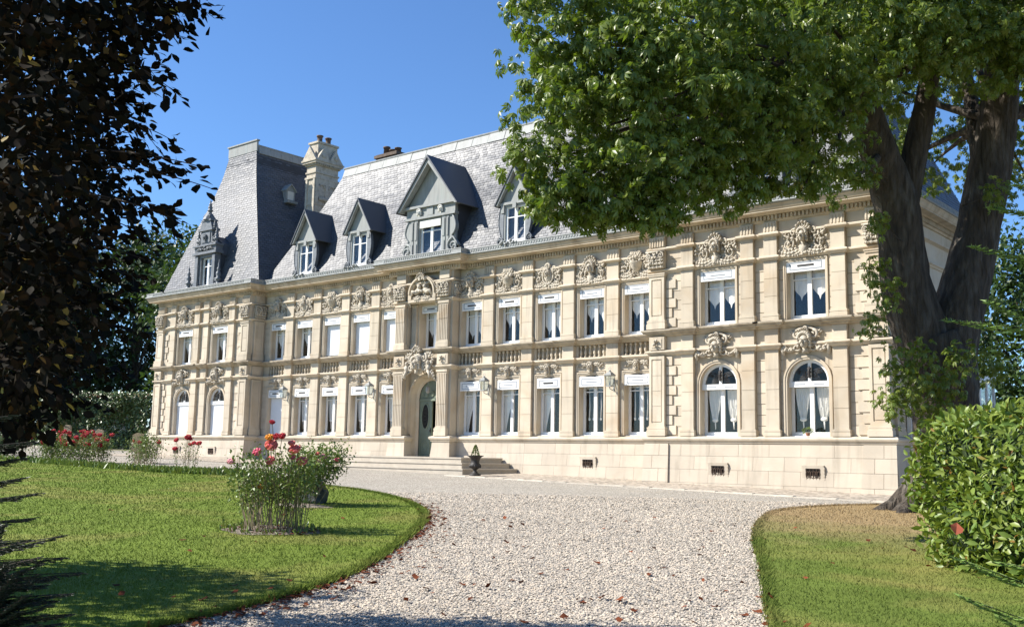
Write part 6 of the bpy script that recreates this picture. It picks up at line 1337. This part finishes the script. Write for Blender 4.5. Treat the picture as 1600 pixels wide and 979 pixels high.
for i, (x, y, rb_, lb) in enumerate(((-9.6, -10.9, 20, 'red rose bush farthest left in the row along the lawn'), (-8.2, -10.5, 22, 'red rose bush with the densest red blooms in the row'), (-9.0, -9.2, 18, 'red rose bush behind the curved timber post'), (-7.9, -7.9, 3, 'leafy rose bush nearest the ivy in the row'), (-5.2, -9.4, 0, 'thin bare rose bush near the left pavilion plinth'))):
    rose('rose_bush', lb, x, y, 1.2, 0.7, 24, 1500 if i < 4 else 200, (), 0.09, 0.12, 'red roses along the lawn', rb_)
# bed soil, rock
for cx, cy, ra, rb2 in ((17.0, -20.4, 0.82, 0.66), (13.5, -17.0, 0.7, 0.4)):
    pts = [(cx+ra*math.cos(a)*(1+0.12*math.sin(3*a)), cy+rb2*math.sin(a)*(1+0.1*math.cos(5*a))) for a in np.linspace(0, 6.28, 25)[:-1]]
    mb = MB(); mb.add([(x, y, gz(x, y)+0.041) for x, y in pts]+[(cx+(x-cx)*0.6, cy+(y-cy)*0.6, gz(x, y)+0.06) for x, y in pts], [(i, (i+1) % 24, 24+(i+1) % 24, 24+i) for i in range(24)]+[tuple(range(24, 48))]); tag(mb.build('soil_bed', M['soil'], None), kind='structure')
k_ = 420; a_ = rng.uniform(0, 6.28, k_); q_ = np.sqrt(rng.random(k_))*1.15; Q = np.stack([17.0+0.78*q_*np.cos(a_), -20.4+0.56*q_*np.sin(a_)], 1); B = np.column_stack([Q, gz(Q[:, 0], Q[:, 1])+0.065]); o = scatter('bed_litter', LEAF_V, LEAF_F, B, rng.normal(size=B.shape)*np.array((1, 1, 0.3)), rng.normal(size=B.shape)*0.4+np.array((0, 0, 1)), rng.uniform(0.02, 0.06, k_), M['litter']); tag(o, 'dead leaves and weeds on the soil under the rose bush', 'leaf litter', kind='stuff')
k_ = 240; a_ = rng.uniform(0, 6.28, k_); q_ = 0.6+0.6*rng.random(k_); Q = np.stack([17.0+0.78*q_*np.cos(a_), -20.4+0.56*q_*np.sin(a_)], 1); B = np.column_stack([Q, gz(Q[:, 0], Q[:, 1])+0.04]); o = scatter('bed_weeds', LANCE_V, LEAF_F, B, rng.normal(size=B.shape)*0.7+np.array((0, 0, 0.8)), rng.normal(size=B.shape), rng.uniform(0.04, 0.14, k_), M['roseleaf']); tag(o, 'small weeds ringing the rose bed', 'ground cover', kind='stuff')
rk = MB(); rk.ell((0, 0, 0.16), (0.34, 0.27, 0.40), 9, 7); rr_ = np.random.default_rng(5); rk.v = [(x*(1+0.2*rr_.normal()*0.5), y*(1+0.2*rr_.normal()*0.5), max(-0.1, z*(1+0.1*rr_.normal()))) for x, y, z in rk.v]
o = rk.build('garden_rock', M['rock'], None, loc=(13.0, -16.35, gz(13.0, -16.35)+0.02)); tag(o, 'dark angular rock at the foot of the pale pink rose', 'rock')
# urn shrub and sill plant
sh = empty('urn_conifer', (UX, UY, UZ+0.66), label='tiny upright conifer growing in the cast iron urn', cat='shrub')
P = []; 
for i in range(420): z_ = rng.random(); a = rng.uniform(0, 6.28); q = 0.11*(1-z_)**0.7+0.015; P.append((q*math.cos(a), q*math.sin(a), z_*0.36))
P = np.array(P); t = P*np.array((3, 3, 0.3))+np.array((0, 0, 0.35)); scatter('leaves', DIA_V, DIA_F, P, t, rng.normal(size=P.shape), rng.uniform(0.03, 0.06, len(P)), M['roseleaf'], sh, kind='stuff')
mb = MB(); mb.tube([(0, 0, -0.02), (0, 0, 0.3)], [0.015, 0.005], 5); mb.build('stem', M['twig'], sh)
pp = empty('sill_plant', (16.66, -0.93, 1.53), label='small leafy pot plant on the sill of the rightmost arched window', cat='plant')
mb = MB(); mb.lathe([(0.05, 0), (0.07, 0.09), (0.08, 0.10), (0.06, 0.10)], seg=10); mb.build('pot', M['terracotta'], pp)
d = nrm(rng.normal(size=(160, 3))); P = d*np.array((0.17, 0.09, 0.09))*rng.uniform(0.5, 1, (160, 1))+np.array((0, 0, 0.16)); scatter('leaves', DIA_V, DIA_F, P, d, rng.normal(size=P.shape), rng.uniform(0.03, 0.06, 160), M['roseleaf'], pp)

# ------------------------------------------------------------------ conservatory against the right flank
CV = empty('conservatory', (19.9, 2.5, gz(20, 2.5)), label='white framed glazed conservatory against the right flank of the chateau', cat='conservatory')
def fr_rect(mb, ax, c, a0, a1, z0, z1, w_=0.05):
    for p, q, r1, r2 in ((a0, a0+w_, z0, z1), (a1-w_, a1, z0, z1), (a0+w_, a1-w_, z0, z0+w_), (a0+w_, a1-w_, z1-w_, z1)):
        if ax == 'x': mb.box(p, q, c-0.04, c+0.04, r1, r2)
        else: mb.box(c-0.04, c+0.04, p, q, r1, r2)
ox, oy, oz = 19.9, 2.5, gz(20, 2.5); X1, Y0, Y1, ZT = 20.25, 0.35, 5.0, 3.55; fm = MB()
for z0, z1 in ((0.75, 2.35), (2.40, 3.35)):
    fr_rect(fm, 'x', Y0, XB+0.02, X1, z0, z1)
    for k in range(6): fr_rect(fm, 'y', X1, Y0+0.06+k*0.765, Y0+0.06+(k+1)*0.765, z0, z1)
fm.box(XB+0.01, X1+0.1, Y0-0.08, Y1, 3.36, ZT); fm.box(XB+0.01, X1-0.05, Y0-0.03, Y0+0.03, -0.2, 0.74); fm.box(X1-0.03, X1+0.03, Y0-0.03, Y1, -0.2, 0.74); fm.box(X1-0.06, X1+0.06, Y0-0.06, Y0+0.06, -0.2, 3.4); fm.box(XB+0.03, XB+0.15, Y0-0.10, Y0-0.02, -0.2, 3.6)
fm.v = [(x-ox, y-oy, z-oz) for x, y, z in fm.v]; fm.build('frame', M['white'], CV)
for z0, z1 in ((0.80, 2.30), (2.45, 3.30)):
    g = MB(); g.box(XB+0.07-ox, X1-0.06-ox, Y0-0.003-oy, Y0+0.003-oy, z0-oz, z1-oz); g.build('pane', M['glass'], CV)
    for k in range(6): g = MB(); g.box(X1-0.003-ox, X1+0.003-ox, Y0+0.11+k*0.765-oy, Y0+0.01+(k+1)*0.765-oy, z0-oz, z1-oz); g.build('pane', M['glass'], CV)
g = MB(); g.box(XB+0.05-ox, X1-0.1-ox, 1.2-oy, 1.25-oy, 0-oz, 3.3-oz); g.build('inner_screen', M['door'], CV)

# ------------------------------------------------------------------ grass, gravel, litter
def inside(P, poly):
    x, y = P[:, 0], P[:, 1]; r = np.zeros(len(P), bool); n_ = len(poly); j = n_-1
    for i in range(n_):
        xi, yi = poly[i]; xj, yj = poly[j]
        c = ((yi > y) != (yj > y)) & (x < (xj-xi)*(y-yi)/(yj-yi+1e-12)+xi); r ^= c; j = i
    return r
def near_points(n_, r0, r1, spread=36):
    """random ground points, thinner with distance from the viewing area"""
    r = r0*np.exp(rng.random(n_)*math.log(r1/r0)); a = math.atan2(FW[1], FW[0])+np.radians(rng.uniform(-spread, spread, n_)); return np.stack([CAM[0]+r*np.cos(a), CAM[1]+r*np.sin(a)], 1), r
def grass(name, poly, m, n_, label):
    P, r = near_points(n_, 5.5, 45); k = inside(P, poly)
    if name == 'lawn_grass':
        for cx, cy, ra, rb2 in ((17.0, -20.4, 0.82, 0.66), (13.5, -17.0, 0.7, 0.4)): k &= (((P[:, 0]-cx)/ra)**2+((P[:, 1]-cy)/rb2)**2) > 0.7
    P = P[k]; r = r[k]; z = gz(P[:, 0], P[:, 1])+0.03; B = np.column_stack([P, z]); q = len(B); a = rng.uniform(0, 6.28, q); hh = rng.uniform(0.012, 0.034, q)*(1+0.02*r); ww = (0.0013+0.00028*r); 
    dx = np.stack([np.cos(a), np.sin(a), 0*a], 1)*ww[:, None]; tip = B+np.stack([rng.normal(0, .6, q)*hh, rng.normal(0, .6, q)*hh, hh], 1)
    V = np.stack([B-dx, B+dx, tip], 1).reshape(-1, 3); F = np.arange(3*q).reshape(-1, 3); o = inst(name, mesh_np(name, V, F, m)); tag(o, label, 'grass', kind='stuff')
def fringe(E_, m, label):
    """longer blades overhanging the cut edge"""
    E_ = np.array(E_); E_ = E_[(E_[:, 0] > 7)]; seg = np.linalg.norm(np.diff(E_, axis=0), axis=1); k = rng.choice(len(E_)-1, 26000, p=seg/seg.sum()); f = rng.random(26000)[:, None]; Q = E_[k]*(1-f)+E_[k+1]*f; d = nrm(E_[k+1]-E_[k]); nn = np.stack([-d[:, 1], d[:, 0]], 1); Q = Q+nn*rng.normal(0, 0.035, (26000, 1)); B = np.column_stack([Q, gz(Q[:, 0], Q[:, 1])+0.005]); q = len(B); hh = rng.uniform(0.03, 0.085, q); r = np.linalg.norm(B[:, :2]-CAM[:2], axis=1); ww = 0.0016+0.00034*r; a = rng.uniform(0, 6.28, q); dx = np.stack([np.cos(a), np.sin(a), 0*a], 1)*ww[:, None]
    tip = B+np.column_stack([nn*(rng.normal(0.25, 0.5, (q, 1))*hh[:, None]), hh]); o = inst('edge_grass', mesh_np('edge_grass', np.stack([B-dx, B+dx, tip], 1).reshape(-1, 3), np.arange(3*q).reshape(-1, 3), m)); tag(o, label, 'grass', kind='stuff')
grass('lawn_grass', LAWN_L, M['grass'], 560000, 'short mown grass of the left lawn'); grass('lawn_grass', LAWN_R, M['grass_dry'], 420000, 'short grass of the right lawn, scorched near the tree'); fringe(EDGE_L, M['grass'], 'longer grass fringing the left lawn edge'); fringe(EDGE_R, M['grass_dry'], 'longer grass fringing the right lawn edge')
P, r = near_points(260000, 5.5, 26); k = inside(P, drive_poly) & ~inside(P, LAWN_L) & ~inside(P, LAWN_R) & (P[:, 1] < -4.6); P = P[k]; r = r[k]; q = len(P)
s = rng.uniform(0.006, 0.015, q)*(0.8+0.035*r); B = np.column_stack([P, gz(P[:, 0], P[:, 1])+s*0.25]); OV = np.array([(1, 0, 0), (0.2, 0.9, 0), (-1, 0.1, 0), (-0.1, -1, 0), (0.1, 0, 0.75)]); OF = np.array([(0, 1, 4), (1, 2, 4), (2, 3, 4), (3, 0, 4)])
t = np.stack([rng.normal(size=q), rng.normal(size=q), rng.normal(0, .25, q)], 1); n = np.stack([rng.normal(0, .35, q), rng.normal(0, .35, q), np.ones(q)], 1)
o = scatter('gravel_stones', OV, OF, B, t, n, s, M['pebble']); tag(o, 'loose pale gravel stones covering the drive', 'gravel', kind='stuff')
# leaf litter gathered along the lawn edges
Q = []
for E_, cnt in ((EDGE_L, 2800), (EDGE_R, 600)):
    E_ = np.array(E_); sel = E_[(E_[:, 1] < -13) & (E_[:, 0] > 12)]; sg = 1 if E_ is EDGE_L else -1
    for i in range(cnt):
        k = rng.integers(len(sel)-1); p = sel[k]+(sel[k+1]-sel[k])*rng.random(); d = nrm(sel[k+1]-sel[k]); nn = np.array((-d[1], d[0])) if cnt > 1000 else np.array((-d[1], d[0])); Q.append(p+nn*(rng.exponential(0.14)-0.05)*(1 if cnt > 1000 else 1))
Q = np.array(Q); B = np.column_stack([Q, gz(Q[:, 0], Q[:, 1])+0.018]); t = rng.normal(size=B.shape)*np.array((1, 1, 0.15)); n = rng.normal(size=B.shape)*0.3+np.array((0, 0, 1)); o = scatter('leaf_litter', LEAF_V, LEAF_F, B, t, n, rng.uniform(0.04, 0.10, len(B)), M['litter']); tag(o, 'rust brown leaf litter gathered along the lawn edges', 'leaf litter', kind='stuff')
flm = mesh_np('fallen_leaf', np.array([(0, 0, 0), (0.42, 0.22, 0.16), (0.30, 0.62, 0.05), (0.05, 1.0, 0.18), (-0.34, 0.70, 0.14), (-0.22, 0.30, 0.02), (0.03, 0.3, 0.02), (0, 0.6, 0.08)]), np.array(LEAF_F), M['litter'])
P, r = near_points(900, 8.5, 20, 30); cnt = {0: 0, 1: 0, 2: 0}
for p in P:
    il, ir = inside(p[None], LAWN_L)[0], inside(p[None], LAWN_R)[0]; c = 0 if il else 1 if ir else 2
    if cnt[c] >= (30, 26, 95)[c] or (c == 2 and rng.random() < 0.5): continue
    cnt[c] += 1; o = inst('fallen_leaf', flm, None, (p[0], p[1], gz(*p)+(0.06 if c < 2 else 0.015)), rot=(rng.normal(0, .25), rng.normal(0, .25), rng.uniform(0, 6.28)), scale=(rng.uniform(0.05, 0.11),)*3)
    tag(o, ('small brown fallen leaf lying on the left lawn', 'small brown fallen leaf lying on the right lawn', 'small rust brown fallen leaf lying on the gravel drive')[c], 'leaf', ('leaves on the left lawn', 'leaves on the right lawn', 'leaves on the gravel')[c])
# weedy fringe of the far lawn edge
E_ = np.array([p for p in EDGE_L if p[1] > -11.7 and p[0] < 4]); k = rng.integers(0, len(E_)-1, 5000); f = rng.random(5000)[:, None]; Q = E_[k]*(1-f)+E_[k+1]*f+rng.normal(0, 0.22, (5000, 2)); B = np.column_stack([Q, gz(Q[:, 0], Q[:, 1])+0.02]); t = rng.normal(size=B.shape)*0.5+np.array((0, 0, 1)); o = scatter('border_weeds', LANCE_V, LEAF_F, B, t, rng.normal(size=B.shape), rng.uniform(0.08, 0.28, 5000), M['roseleaf']); tag(o, 'low weedy greenery fringing the far lawn edge under the roses', 'ground cover', kind='stuff')
